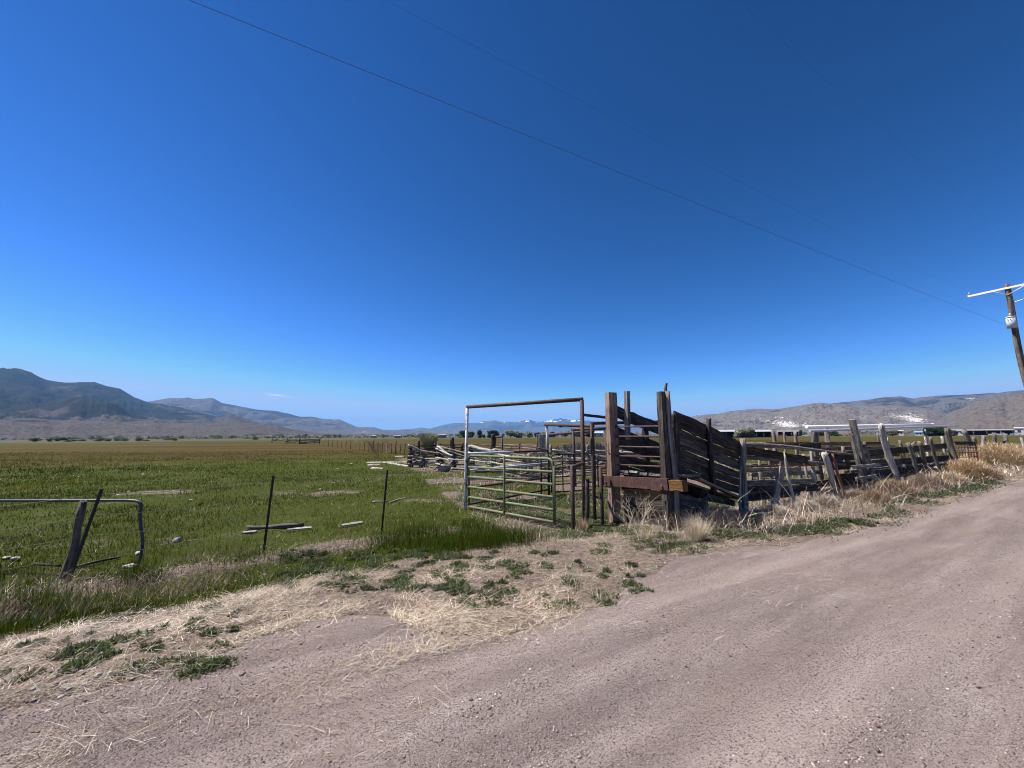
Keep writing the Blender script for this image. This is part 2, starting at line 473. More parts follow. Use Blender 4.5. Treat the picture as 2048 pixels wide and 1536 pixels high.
def road_mat():
    """packed dusty earth with loose gravel: 'trk' says how much a strip is polished by wheels"""
    t = NT('gravel_road')
    P = t.n('NewGeometry').outputs['Position']
    a = t.n('SeparateColor', inp={0: t.n('Attribute', attribute_name='trk').outputs['Color']})
    trk, loose = a.outputs[0], a.outputs[1]
    along = t.n('Mapping', inp={'Vector': t.n('Attribute', attribute_name='ts').outputs['Vector'], 'Scale': (.13, 1.0, 1)}).outputs[0]
    st = t.noise(along, 3.2, 6, .68); n0 = t.noise(P, .9, 5, .6); n1 = t.noise(P, 5, 5, .65); n2 = t.noise(P, 34, 4, .7); n3 = t.noise(P, 150, 3, .7)
    base = t.math('ADD', t.math('MULTIPLY', st, .72), t.math('ADD', t.math('MULTIPLY', n1, .16), t.math('MULTIPLY', n0, .12)))
    c = t.ramp(base, [(.35, (.125, .092, .081)), (.49, (.222, .170, .150)), (.60, (.36, .29, .26))])
    c = t.mix(t.ramp(n0, [(.42, 0.0), (.66, .5)]), c, (.225, .155, .122))
    c = t.mix(t.math('MULTIPLY', trk, .68), c, (.385, .308, .275))
    c = t.mix(t.ramp(n3, [(.30, .65), (.52, 0.0)]), c, (.085, .060, .055))
    c = t.mix(t.ramp(n2, [(.30, .45), (.46, 0.0)]), c, (.12, .085, .075))
    lo = t.math('ADD', t.math('MULTIPLY', loose, .9), t.math('MULTIPLY', t.math('SUBTRACT', n1, .5), 1.6))
    for sc, thr, lightc, darkc in ((85.0, .62, (.46, .40, .37), (.10, .07, .068)), (170.0, .66, (.52, .46, .43), (.075, .052, .05)), (300.0, .7, (.55, .48, .44), (.07, .05, .048))):
        v = t.n('TexVoronoi', inp={'Vector': P, 'Scale': sc, 'Randomness': 1.0})
        sp = t.n('SeparateColor', inp={0: v.outputs['Color']})
        core = t.math('LESS_THAN', v.outputs['Distance'], .42)
        pick = t.math('MULTIPLY', core, t.math('GREATER_THAN', t.math('ADD', sp.outputs[0], t.math('MULTIPLY', lo, .30)), thr - .02 - (.08 if sc > 100 else 0)))
        tone = t.mix(sp.outputs[1], darkc, lightc)
        c = t.mix(t.math('MULTIPLY', pick, .85), c, tone)
        if sc == 85.0: bump0 = t.math('MULTIPLY', pick, t.math('SUBTRACT', .45, v.outputs['Distance']))
        elif sc == 170.0: bump1 = t.math('MULTIPLY', pick, t.math('SUBTRACT', .45, v.outputs['Distance']))
    h = t.math('ADD', t.math('MULTIPLY', bump0, 4.5), t.math('ADD', t.math('MULTIPLY', bump1, 2.4), t.math('ADD', t.math('MULTIPLY', n2, .9), t.math('MULTIPLY', n3, .6))))
    return t.bsdf(c, .93, .10, h, 1.0, .014)
def hill_mat(name, base, lightc, brush, cover, snow=None, scale=1.0, spots=True):
    """dry hillside: soil and grass, dark brush and juniper cover, pale outcrops where the pale attribute says"""
    t = NT(name)
    P = t.n('NewGeometry').outputs['Position']
    a = t.n('SeparateColor', inp={0: t.n('Attribute', attribute_name='zone').outputs['Color']})
    pale, cov, snw = a.outputs[0], a.outputs[1], a.outputs[2]
    n1 = t.noise(P, .0026 * scale, 7, .66); n2 = t.noise(P, .014 * scale, 6, .7); n3 = t.noise(P, .06 * scale, 3, .65)
    c = t.mix(t.ramp(t.math('ADD', t.math('MULTIPLY', n2, .7), t.math('MULTIPLY', n1, .3)), [(.38, 0.0), (.62, 1.0)]), base, lightc)
    m = t.math('ADD', t.math('MULTIPLY', n1, .6), t.math('ADD', t.math('MULTIPLY', n2, .25), t.math('MULTIPLY', n3, .15)))
    m = t.math('ADD', m, t.math('SUBTRACT', cov, .5))
    c = t.mix(t.ramp(m, [(.49 - cover * .1, 0.0), (.54 - cover * .1, .9)]), c, brush)
    if spots:
        v = t.n('TexVoronoi', inp={'Vector': P, 'Scale': .035 * scale})
        sp = t.math('LESS_THAN', v.outputs['Distance'], t.math('MULTIPLY_ADD', n1, .95, -.14))
        c = t.mix(t.math('MULTIPLY', sp, .85), c, brush)
    pm = t.math('ADD', pale, t.math('MULTIPLY', t.math('SUBTRACT', t.math('ADD', t.math('MULTIPLY', n2, .5), t.math('MULTIPLY', n3, .5)), .5), 2.2))
    c = t.mix(t.ramp(pm, [(.42, 0.0), (.56, 1.0)]), c, (.50, .455, .43))
    if snow:
        sm = t.math('ADD', snw, t.math('MULTIPLY', t.math('SUBTRACT', n2, .5), 1.6))
        c = t.mix(t.ramp(sm, [(.46, 0.0), (.54, 1.0)]), c, (.95, .95, .97))
    return t.bsdf(c, .95, .03)
# ------------------------------------------------------------------ ground sheet
def axis(lo, hi, step, far, g=1.13):
    a = list(np.arange(lo, hi + step / 2, step)); d, p = step, a[0]; neg = []
    while p > -far: d *= g; p -= d; neg.append(p)
    d, p = step, a[-1]
    while p < far: d *= g; p += d; a.append(p)
    neg[-1] = -far; a[-1] = far
    return np.array(neg[::-1] + a)
FAR = 22000.0
gx, gy = axis(-13, 22, .11, FAR), axis(-5, 19, .11, FAR)
X, Y = np.meshgrid(gx, gy)
S_, T_ = s_of(X, Y), t_of(X, Y); RR = np.hypot(X, Y)
E_ = edge(T_)
Z = H(X, Y) - .06 * sstep(-.02, .2, E_ - S_) * (RR < 380)
def zone_fields(x, y):
    s, t = s_of(x, y), t_of(x, y); r = np.hypot(x, y); e = edge(t)
    cor = corral(x, y)
    top = np.interp(t, [-8, -3, 0, 2, 4.5, 7, 30], [1.75, 1.85, 2.2, 2.5, 2.2, 2.2, 2.0])     # where the straw verge ends
    verge = (1 - sstep(top - .25, top + .35, s)) * sstep(-.1, .05, s - e)
    verge = np.maximum(verge, cor * .5 * sstep(.4, .6, fbm(x * .35, y * .35, 3, 61)))
    fieldg = sstep(top - .1, top + .35, s) * (1 - .42 * cor * (.4 + 1.2 * fbm(x * .3, y * .3, 3, 63)))
    # bare, lumpy strip of soil along the wire fence, and bare patches out in the pasture
    soil = np.exp(-((s - 3.95 - .25 * np.sin(t * .8)) / .55) ** 2) * sstep(-7, -3.5, t) * (1 - sstep(5, 6.5, t)) * .95
    for (px_, py_, wx, wy, a) in ((300, 985, 1.6, .8, .8), (640, 985, 2.0, .7, .75), (600, 1040, .9, .4, .4), (30, 1115, .6, .4, .6), (860, 1000, 1.5, .8, .55), (470, 1015, 1.2, .4, .4)):
        q = G(px_, py_); soil = np.maximum(soil, 1.05 * a * np.exp(-((x - q.x) / wx / 1.3) ** 2 - ((y - q.y) / wy / 1.2) ** 2) * sstep(.38, .66, fbm(x * 1.1, y * 1.1, 4, 67)))
    soil = np.maximum(soil, .42 * sstep(.60, .76, fbm(x * .5, y * .6, 4, 69)) * fieldg)
    soil = np.maximum(soil, cor * .75 * sstep(.45, .65, fbm(x * .4, y * .4, 3, 65)))
    dry = sstep(24, 62, r + (fbm(x * .02, y * .05, 3, 71) - .5) * 26) * sstep(2.2, 4, s) * sstep(0, 1, y)
    far = sstep(330, 352, r + (fbm(x * .01, y * .01, 2, 73) - .5) * 16)
    opp = sstep(7.4, 8.2, -s)
    verge = np.maximum(verge * (1 - far), opp * .9)
    return verge, fieldg * (1 - opp), dry, soil * (1 - sstep(60, 90, r)), far
zv, zg, zd, zs, zf = zone_fields(X, Y)
V = np.stack([X.ravel(), Y.ravel(), Z.ravel()], 1)
ny_, nx_ = X.shape
ii = (np.arange(ny_ - 1)[:, None] * nx_ + np.arange(nx_ - 1)[None, :]).ravel()
F = np.stack([ii, ii + 1, ii + nx_ + 1, ii + nx_], 1)
me = npmesh(V, F, {'zone': np.stack([zv.ravel(), zg.ravel(), zd.ravel()], 1), 'zone2': np.stack([zs.ravel(), zf.ravel(), (sstep(38, 62, RR) * (1 - sstep(110, 230, RR)) * (1 - .75 * sstep(-10, 25, X))).ravel()], 1)}, True)
tag(link('ground', me, ground_mat()), kind='structure')

# gravel road: a sheet of its own whose ragged edge dips under the verge
tt = np.concatenate([-np.geomspace(60, 6.2, 30), np.arange(-6, 24, .09), np.geomspace(24.2, 330, 60)])
vv = np.concatenate([np.linspace(0, .965, 110), [.975, .985, 1.0]])
Tt, Vv = np.meshgrid(tt, vv, indexing='ij')
et = edge(Tt) + .14
s_lo = -8.1 + (fbm(Tt * .8, 0 * Tt, 3, 9) - .5) * .5
Ss = s_lo + (et - s_lo) * Vv
Xr, Yr = xy_of(Tt, Ss)
Zr = H(Xr, Yr) + .012 - .06 * sstep(.972, 1.0, Vv) - .05 * sstep(.02, 0, Vv)
def tracks(t, s):
    w = .16 * np.sin(t * .21 + .5) + .10 * np.sin(t * .53)
    tr = 0
    for c, wd, am in ((-.95, .20, .75), (-1.55, .10, .45), (-2.45, .26, 1.0), (-3.05, .12, .5), (-4.15, .25, .9), (-5.7, .28, .9)):
        tr = tr + am * np.exp(-((s - c - w * (1 + .2 * c)) / wd) ** 2)
    tr = tr * (.35 + 1.0 * fbm(t * .5, s * 1.5, 3, 85))
    return np.clip(tr, 0, 1)
trk_ = tracks(Tt, Ss)
lo_ = np.clip((1 - trk_ * 1.3) * (.25 + 1.3 * sstep(.42, .66, fbm(Tt * .35, Ss * 2.0, 4, 81))), 0, 1)
a_, b_ = Tt.shape
ii = (np.arange(a_ - 1)[:, None] * b_ + np.arange(b_ - 1)[None, :]).ravel()
F = np.stack([ii, ii + b_, ii + b_ + 1, ii + 1], 1)
tag(link('gravel_road', npmesh(np.stack([Xr.ravel(), Yr.ravel(), Zr.ravel()], 1), F, {'trk': np.stack([trk_.ravel(), lo_.ravel(), 0 * lo_.ravel()], 1), 'ts': np.stack([Tt.ravel(), Ss.ravel(), 0 * Tt.ravel()], 1)}, True), road_mat()), kind='structure')

# ------------------------------------------------------------------ loose stones
def ico():
    p = (1 + 5 ** .5) / 2
    v = np.array([(-1, p, 0), (1, p, 0), (-1, -p, 0), (1, -p, 0), (0, -1, p), (0, 1, p), (0, -1, -p), (0, 1, -p), (p, 0, -1), (p, 0, 1), (-p, 0, -1), (-p, 0, 1)], float)
    f = np.array([(0, 11, 5), (0, 5, 1), (0, 1, 7), (0, 7, 10), (0, 10, 11), (1, 5, 9), (5, 11, 4), (11, 10, 2), (10, 7, 6), (7, 1, 8), (3, 9, 4), (3, 4, 2), (3, 2, 6), (3, 6, 8), (3, 8, 9), (4, 9, 5), (2, 4, 11), (6, 2, 10), (8, 6, 7), (9, 8, 1)])
    return v / np.linalg.norm(v[0]), f
IV, IF = ico()
def roadz(x, y):
    return H(x, y) + .012
def stones(name, x, y, z, r, palette, sink=.25):
    n = len(x)
    nv = len(IV); k = 1 + RNG.uniform(-.28, .28, (n, nv, 1))
    sc = np.stack([RNG.uniform(.7, 1.35, n), RNG.uniform(.7, 1.35, n), RNG.uniform(.45, .85, n)], 1)
    v = IV[None] * k * sc[:, None, :] * r[:, None, None]
    a = RNG.uniform(0, 6.28, n); c, s = np.cos(a)[:, None], np.sin(a)[:, None]
    vx = v[:, :, 0] * c - v[:, :, 1] * s; vy = v[:, :, 0] * s + v[:, :, 1] * c
    v = np.stack([vx + x[:, None], vy + y[:, None], v[:, :, 2] + (z + r * sc[:, 2] * (1 - 2 * sink))[:, None]], 2)
    f = (IF[None] + nv * np.arange(n)[:, None, None]).reshape(-1, 3)
    pc = np.array(palette)[RNG.integers(0, len(palette), n)] * RNG.uniform(.75, 1.2, (n, 1))
    return tag(link(name, npmesh(v.reshape(-1, 3), f, np.repeat(pc, nv, 0)), M['stone']), kind='stuff')
def scatter(n, wfun, y0=1.6, y1=30., spread=1.55):
    """random spots in front of the road, thinning with distance; wfun gives the keep probability"""
    yy = np.exp(RNG.uniform(math.log(y0), math.log(y1), n)); xx = RNG.uniform(-1, 1, n) * (yy * spread + 1)
    k = RNG.uniform(0, 1, n) < wfun(xx, yy) * np.minimum(1, 1)
    return xx[k], yy[k]
def w_road(x, y):
    s, t = s_of(x, y), t_of(x, y); e = edge(t)
    band = (.10 + 1.5 * sstep(.46, .7, fbm(t * .35, s * 2.0, 4, 81)) + .5 * (s > -.5)) * (1 - .92 * tracks(t, s))
    band = band * (.2 + .8 * sstep(.42, .65, fbm(x * 1.6, y * 1.6, 3, 83)))
    return band * (s < e + .05) * (s > -7.6) * .8
x, y = scatter(190000, w_road, 1.5, 14)
r = .0022 + .0065 * RNG.uniform(0, 1, len(x)) ** 3 + .013 * (RNG.uniform(0, 1, len(x)) > .994) * RNG.uniform(.3, 1, len(x))
STONEC = [(.28, .21, .185), (.24, .18, .16), (.35, .275, .24), (.15, .11, .10), (.28, .20, .17), (.48, .42, .38), (.11, .085, .08), (.26, .20, .18), (.36, .30, .27)]
OV = np.array([(1, 0, 0), (-1, 0, 0), (0, 1, 0), (0, -1, 0), (0, 0, 1), (0, 0, -1)], float); OF = np.array([(0, 2, 4), (2, 1, 4), (1, 3, 4), (3, 0, 4), (2, 0, 5), (1, 2, 5), (3, 1, 5), (0, 3, 5)])
stones('loose_gravel', x, y, roadz(x, y), r, STONEC)
def w_fine(x, y):
    s, t = s_of(x, y), t_of(x, y); e = edge(t)
    return (.30 + .9 * sstep(.4, .62, fbm(t * .4, s * 2.4, 4, 86))) * (1 - .55 * tracks(t, s)) * (.4 + .6 * sstep(.35, .6, fbm(x * 2.2, y * 2.2, 3, 87))) * (s < e + .1) * (s > -7.6) * .9
x, y = scatter(420000, w_fine, 1.5, 13)
r = .0020 + .0042 * RNG.uniform(0, 1, len(x)) ** 2.2
IV, IF = OV, OF
stones('fine_gravel', x, y, roadz(x, y), r, STONEC)
IV, IF = ico()
def w_verge(x, y):
    s, t = s_of(x, y), t_of(x, y); e = edge(t)
    return np.clip(.5 + 1.5 * np.exp(-((s - e) / .2) ** 2), 0, 1) * (s > e - .3) * (s < 4.6) * (y < 14)
x, y = scatter(26000, w_verge, 2.2, 12)
r = .004 + .016 * RNG.uniform(0, 1, len(x)) ** 4
stones('soil_clods', x, y, H(x, y), r, [(.25, .20, .175), (.32, .27, .24), (.18, .14, .125), (.4, .36, .33)])

# ------------------------------------------------------------------ blades: grass, straw, weeds
def blades(x, y, z, h, w, lean, az, col, segs=2, curl=.6):
    """n tapering blades of segs+1 rings; lean 0 upright .. 1 flat on the ground"""
    n = len(x)
    fx, fy = np.cos(az), np.sin(az); sx, sy = -fy, fx
    V, px, pz = [], np.zeros(n), np.zeros(n)
    ang = lean * 1.45
    seg = h / segs
    for j in range(segs + 1):
        ww = w * (1 - j / segs) ** .7 / 2 if j < segs else w * 0
        cx, cy, cz = x + fx * px, y + fy * px, z + pz
        if j < segs:
            V += [np.stack([cx - sx * ww, cy - sy * ww, cz], 1), np.stack([cx + sx * ww, cy + sy * ww, cz], 1)]
        else:
            V += [np.stack([cx, cy, cz], 1)]
        a = ang + curl * (j / segs) * RNG.uniform(.3, 1.3, n) * .8
        px = px + np.sin(a) * seg; pz = pz + np.cos(a) * seg * np.where(a > 1.5, .3, 1)
    m = len(V); V = np.stack(V, 1)
    f = []
    for j in range(segs - 1):
        b = 2 * j; f += [(b, b + 1, b + 3), (b, b + 3, b + 2)]
    b = 2 * (segs - 1); f += [(b, b + 1, b + 2)]
    f = np.array(f)
    F = (f[None] + m * np.arange(n)[:, None, None]).reshape(-1, 3)
    return V.reshape(-1, 3), F, np.repeat(col, m, 0)
def merge(lst):
    V, F, C, k = [], [], [], 0
    for v, f, c in lst: V.append(v); F.append(f + k); C.append(c); k += len(v)
    return np.concatenate(V), np.concatenate(F), np.concatenate(C)
def pal(p, n, jit=.25):
    return np.array(p)[RNG.integers(0, len(p), n)] * RNG.uniform(1 - jit, 1 + jit, (n, 1))
GREEN = [(0.0294, 0.0504, 0.0032), (0.0367, 0.0598, 0.0042), (0.0262, 0.0451, 0.0032), (0.0493, 0.0650, 0.0052), (0.0420, 0.0482, 0.0042), (0.0714, 0.0692, 0.0105)]
LUSH = [(0.0518, 0.0886, 0.0076), (0.0432, 0.0756, 0.0076), (0.0670, 0.1015, 0.0108), (0.0378, 0.0605, 0.0065)]
STRAWC = [(.48, .39, .28), (.40, .31, .21), (.62, .54, .42), (.30, .22, .15), (.46, .35, .22), (.44, .385, .32), (.66, .59, .49)]
GOLD = [(.46, .30, .12), (.40, .25, .10), (.5, .36, .18)]
BRUSH = [(.25, .19, .145), (.19, .14, .11), (.32, .26, .20), (.16, .115, .09), (.27, .20, .14)]
WEED = [(.066, .082, .040), (.088, .104, .058), (.052, .066, .034), (.12, .13, .08)]

def zt(x, y): return zone_fields(x, y)
# pasture grass
def w_past(x, y):
    v, g, d, s, f = zt(x, y); n = fbm(x * .55, y * .55, 4, 91)
    return np.clip(g * (.35 + 1.1 * sstep(.36, .6, n)) * (1 - .85 * s) * (1 - .5 * corral(x, y)) * (1 - .7 * np.exp(-((s_of(x, y) - 3.0) / .5) ** 2) * (1 - sstep(-1.4, .2, t_of(x, y)))), 0, 1) * (s_of(x, y) < 200)
x, y = scatter(330000, w_past, 3.0, 60)
n = len(x); r = np.hypot(x, y)
k = np.clip(r / 7, 1, 5)
P_ = fbm(x * .25, y * .25, 3, 93)[:, None]
col = pal(GREEN, n) * (.40 + 1.2 * P_) * (.45 + 1.1 * fbm(x * .07, y * .16, 4, 94))[:, None] * np.where(P_ > .62, np.array([[1.25, 1.0, .9]]), np.array([[1, 1, 1]]))
mead = blades(x, y, H(x, y) - .01, RNG.uniform(.035, .10, n) * (1 + .22 * k), RNG.uniform(.004, .008, n) * k, RNG.uniform(.05, .7, n), RNG.uniform(0, 6.28, n), col, 2)
tag(link('pasture_grass', npmesh(*mead[:2], mead[2]), M['leaf']), kind='stuff')
# dead stalks among it
x, y = scatter(40000, lambda x, y: .5 * zt(x, y)[1] * (fbm(x * .5, y * .5, 3, 95) > .5), 3.0, 40); n = len(x); k = np.clip(np.hypot(x, y) / 7, 1, 5)
dead = blades(x, y, H(x, y), RNG.uniform(.05, .16, n), .004 * k, RNG.uniform(.2, 1, n), RNG.uniform(0, 6.28, n), pal(BRUSH + STRAWC, n), 2)
# straw and dead grass lying on the verge
def w_straw(x, y):
    v, g, d, s, f = zt(x, y); ss, t = s_of(x, y), t_of(x, y)
    n = fbm(x * 1.5, y * 1.5, 4, 97)
    tongue = np.exp(-((ss + .36) / .16) ** 2) * sstep(-2.6, -.3, t) * (1 - sstep(1.8, 3, t)) * (.1 + .9 * sstep(.4, .62, n)) * .8
    return np.clip(np.maximum(v * (.12 + .95 * sstep(.40, .60, n)), tongue) + .25 * s * (ss > 3) + .06 * (ss > -1.6) * (ss < edge(t)) * sstep(.45, .7, n) + .5 * np.exp(-((ss - edge(t)) / .16) ** 2) * sstep(.3, .6, n), 0, 1) * (ss < 6) * (ss > -3)
x, y = scatter(460000, w_straw, 2.1, 30, 1.5); n = len(x); k = np.clip(np.hypot(x, y) / 6, 1, 4)
L = .03 + .22 * RNG.uniform(0, 1, n) ** 2.6
dirf = 6.28 * fbm(x * .8, y * .8, 3, 121) * 2 + RNG.normal(0, 1.3, n)
st = blades(x, y, np.maximum(H(x, y), 0 * x - 9) + RNG.uniform(.004, .03, n) + .035 * sstep(.5, .75, fbm(x * 2.5, y * 2.5, 3, 125)) * RNG.uniform(0, 1, n), L, RNG.uniform(.0020, .0042, n) * k, RNG.uniform(.85, 1.05, n), dirf, pal(STRAWC + STRAWC + BRUSH, n) * (.45 + 1.15 * fbm(x * 1.1, y * 1.1, 4, 123))[:, None] * (1 + (np.array([[.0, .02, .10]]) * sstep(.5, -1.5, t_of(x, y))[:, None])), 2, .35)
# short standing dead grass, golden along the road edge
def w_gold(x, y):
    s, t = s_of(x, y), t_of(x, y); e = edge(t); q = fbm(x * .9, y * .9, 3, 99)
    return np.clip(np.exp(-((s - e - .22) / .2) ** 2) * sstep(.45, .6, q) * ((t < .4) | ((t > 3.6) & (t < 8))) + .10 * (s > e) * (s < 2) * (q > .55), 0, 1)
x, y = scatter(70000, w_gold, 2.1, 16, 1.5); n = len(x); k = np.clip(np.hypot(x, y) / 6, 1, 4)
gd = blades(x, y, H(x, y), RNG.uniform(.03, .11, n), .003 * k, RNG.uniform(.1, .8, n), RNG.uniform(0, 6.28, n), pal(GOLD + STRAWC, n), 2)
v_, f_, c_ = merge([st, gd, dead])
tag(link('dead_straw', npmesh(v_, f_, c_), M['straw']), kind='stuff')

# tall green grass by the gate and along the wire fence
def w_tall(x, y):
    s, t = s_of(x, y), t_of(x, y)
    q = fbm(x * 1.6, y * 1.6, 4, 101)
    a = np.exp(-((s - 2.35 - .1 * np.sin(t)) / .26) ** 2) * sstep(-9, -6, t) * (1 - sstep(0.4, 1.4, t)) * .34 * sstep(.42, .6, q)
    b = 0
    for (px, py, wx, wy, am) in ((930, 1088, 1.0, .6, 1.6), (1015, 1082, .6, .5, 1.5), (850, 1080, .7, .45, 1.2), (960, 1062, .8, .5, 1.1), (770, 1085, .4, .35, .6), (520, 1120, .35, .25, .9), (600, 1110, .8, .3, .6), (265, 1160, .28, .2, 1.2), (95, 1215, .7, .25, .9), (950, 1050, .7, .5, .6)):
        p = G(px, py); b = b + am * np.exp(-((x - p.x) / wx) ** 2 - ((y - p.y) / wy) ** 2)
    return np.clip(a + b * (.35 + sstep(.38, .6, q)), 0, 1)
x, y = scatter(240000, w_tall, 3.2, 11, 1.4); n = len(x)
ht = RNG.uniform(.10, .30, n) * (.40 + .95 * np.clip(w_tall(x, y), 0, 1))
P_ = fbm(x * 1.5, y * 1.5, 2, 103)[:, None]
tl = blades(x, y, H(x, y) - .01, ht, RNG.uniform(.005, .009, n), RNG.uniform(.02, .35, n), RNG.uniform(0, 6.28, n), pal(LUSH + GREEN, n) * (.65 + .7 * P_), 3, .7)
tag(link('tall_grass', npmesh(*tl[:2], tl[2]), M['leaf']), kind='stuff')

# low green weeds: leafy mats on the verge, round the chute and in the alley behind the gate
rs_ = random.Random(4)
spots = [(rs_.uniform(560, 930), rs_.uniform(1100, 1180), rs_.uniform(.04, .15)) for _ in range(95)] + [(rs_.uniform(0, 470), rs_.uniform(1215, 1350), rs_.uniform(.03, .10)) for _ in range(50)] + [(rs_.uniform(900, 1330), rs_.uniform(1090, 1215), rs_.uniform(.03, .11)) for _ in range(60)] + [(715, 1292, .09), (1000, 1185, .17), (985, 1192, .1), (640, 1135, .22), (700, 1160, .2), (830, 1110, .22), (200, 1300, .14), (255, 1280, .12),
         (1150, 1070, .35), (1170, 1050, .4), (1225, 1045, .3), (1120, 1040, .5), (1060, 1030, .6), (1090, 1010, .7), (1040, 1010, .6), (1130, 1000, .6), (980, 1000, .7), (1210, 1030, .4), (1230, 1000, .7), (1200, 1062, .4), (1250, 1060, .4),
         (1340, 1092, .42), (1300, 1075, .35),
         (1430, 1075, .3), (1480, 1070, .35), (1500, 1000, .5), (1560, 1056, .3), (1620, 1060, .3), (1660, 1050, .35), (1700, 1045, .3)]
X_, Y_, HH, CC = [], [], [], []
for px, py, rad in spots:
    p = G(px, py); nn = int((1300 if rad < .2 else 2400) * (rad / .3) ** 1.25)
    if s_of(p.x, p.y) < edge(np.array(t_of(p.x, p.y))) - .25: continue
    wt_ = rs_.uniform(.75, 1.35)
    a = RNG.uniform(0, 6.28, nn); q = rad * 1.25 * RNG.uniform(0, 1, nn) ** .7
    xx, yy = p.x + q * np.cos(a) * 1.25, p.y + q * np.sin(a)
    keep = fbm(xx * 7, yy * 7, 3, 107) > .44 + .12 * (q / rad - .8); xx, yy = xx[keep], yy[keep]
    X_.append(xx); Y_.append(yy); HH.append(RNG.uniform(0, .035 + .10 * min(rad, .5) * fbm(xx * 4, yy * 4, 2, 108), len(xx)) * (1.1 - .6 * q[keep] / rad)); CC.append(pal(WEED + LUSH[:1], len(xx), .3) * wt_)
# green mat along the road on the right
nn = 14000; tq = RNG.uniform(7.3, 21, nn); sq = edge(tq) + .35 + RNG.normal(0, .22, nn) + .02 * (tq - 9)
xx, yy = xy_of(tq, sq); keep = fbm(tq * 1.4, sq * 2, 3, 109) > .47; xx, yy = xx[keep], yy[keep]
X_.append(xx); Y_.append(yy); HH.append(RNG.uniform(0, .08, len(xx))); CC.append(pal(WEED, len(xx), .3))
x, y, hz, col = map(np.concatenate, (X_, Y_, HH, CC)); n = len(x); k = np.clip(np.hypot(x, y) / 7, 1, 3)
wd = blades(x, y, H(x, y) + hz * .8, RNG.uniform(.02, .055, n) * k ** .5, RNG.uniform(.010, .022, n) * k ** .5, RNG.uniform(.3, 1.0, n), RNG.uniform(0, 6.28, n), col, 2, .5)
tag(link('low_weeds', npmesh(*wd[:2], wd[2]), M['leaf']), kind='stuff')

# dry brush: brown tangle under the left fence and pale tangle of stems along the right one
def w_brown(x, y):
    s, t = s_of(x, y), t_of(x, y); q = fbm(x * 1.1, y * 1.1, 3, 111)
    return np.clip(np.exp(-((s - 3.0) / .45) ** 2) * (1 - sstep(-1.4, .2, t)) * (.5 + sstep(.35, .55, q)) + np.exp(-((s - 4) / .5) ** 2) * .35 * (t < 5) * (q > .5), 0, 1)
x, y = scatter(150000, w_brown, 3.0, 11, 1.5); n = len(x)
b1 = blades(x, y, H(x, y) + RNG.uniform(0, .24, n) * fbm(x * 2, y * 2, 2, 116), RNG.uniform(.06, .22, n), RNG.uniform(.0028, .005, n), RNG.uniform(0, .95, n), RNG.uniform(0, 6.28, n), pal([(.18, .135, .09), (.24, .185, .125), (.13, .095, .062), (.34, .275, .20)], n), 2)
def w_pale(x, y):
    s, t = s_of(x, y), t_of(x, y); e = edge(t); q = fbm(x * .9, y * .9, 3, 113)
    lo = np.interp(t, [4.2, 6, 8, 12, 20, 30], [.75, .35, 0, -.1, -.1, 0]); hi = np.interp(t, [4.2, 7, 12, 30], [1.7, 2.0, 2.2, 2.4])
    return sstep(lo - .3, lo + .25, s) * (1 - sstep(hi - .2, hi + .3, s)) * sstep(4.6, 7.0, t) * (.4 + .8 * sstep(.35, .6, q)) * (t < 45)
x, y = scatter(150000, w_pale, 4.5, 32, 1.45); n = len(x); k = np.clip(np.hypot(x, y) / 7, 1, 4); s = s_of(x, y); t = t_of(x, y)
hmax = np.interp(t, [4, 6, 8, 12, 16, 20, 30], [.10, .17, .22, .24, .24, .26, .28]) * (.1 + 1.5 * sstep(.3, .7, fbm(x * 1.0, y * 1.0, 3, 115))) * sstep(-.6, .9, s)
col = pal(STRAWC + BRUSH + BRUSH + [(.34, .29, .25), (.40, .35, .30)], n) * (.6 + .8 * fbm(x * 1.3, y * 1.3, 3, 118))[:, None] * (1.15 - .35 * sstep(8, 11, t) * (1 - sstep(17, 19, t)))[:, None]
b2 = blades(x, y, H(x, y) + RNG.uniform(0, 1, n) ** 1.3 * hmax, RNG.uniform(.10, .42, n), RNG.uniform(.0028, .0052, n) * k, RNG.uniform(.1, 1.0, n), RNG.uniform(0, 6.28, n), col, 3, 1.5)
# long bent stems lying across the brush
x, y = scatter(9000, lambda x, y: .5 * w_pale(x, y), 4.5, 24, 1.45); n = len(x); k = np.clip(np.hypot(x, y) / 8, 1, 2.5)
b4 = blades(x, y, H(x, y) + RNG.uniform(.02, .28, n), RNG.uniform(.35, .9, n), RNG.uniform(.005, .009, n) * k, RNG.uniform(.25, 1.02, n), RNG.uniform(0, 6.28, n), pal(STRAWC + [(.6, .53, .44)], n), 4, 1.2)
# dead growth inside the pens
def w_pen(x, y): return corral(x, y) * .5 * (fbm(x * .5, y * .5, 3, 117) > .45)
x, y = scatter(90000, w_pen, 7, 40, 1.35); n = len(x); k = np.clip(np.hypot(x, y) / 7, 1, 4)
b3 = blades(x, y, H(x, y), RNG.uniform(.08, .35, n), .004 * k, RNG.uniform(.1, .95, n), RNG.uniform(0, 6.28, n), pal(STRAWC + BRUSH, n), 2, 1.0)
v_, f_, c_ = merge([b1, b2, b3, b4])
tag(link('dry_brush', npmesh(v_, f_, c_), M['twig']), kind='stuff')

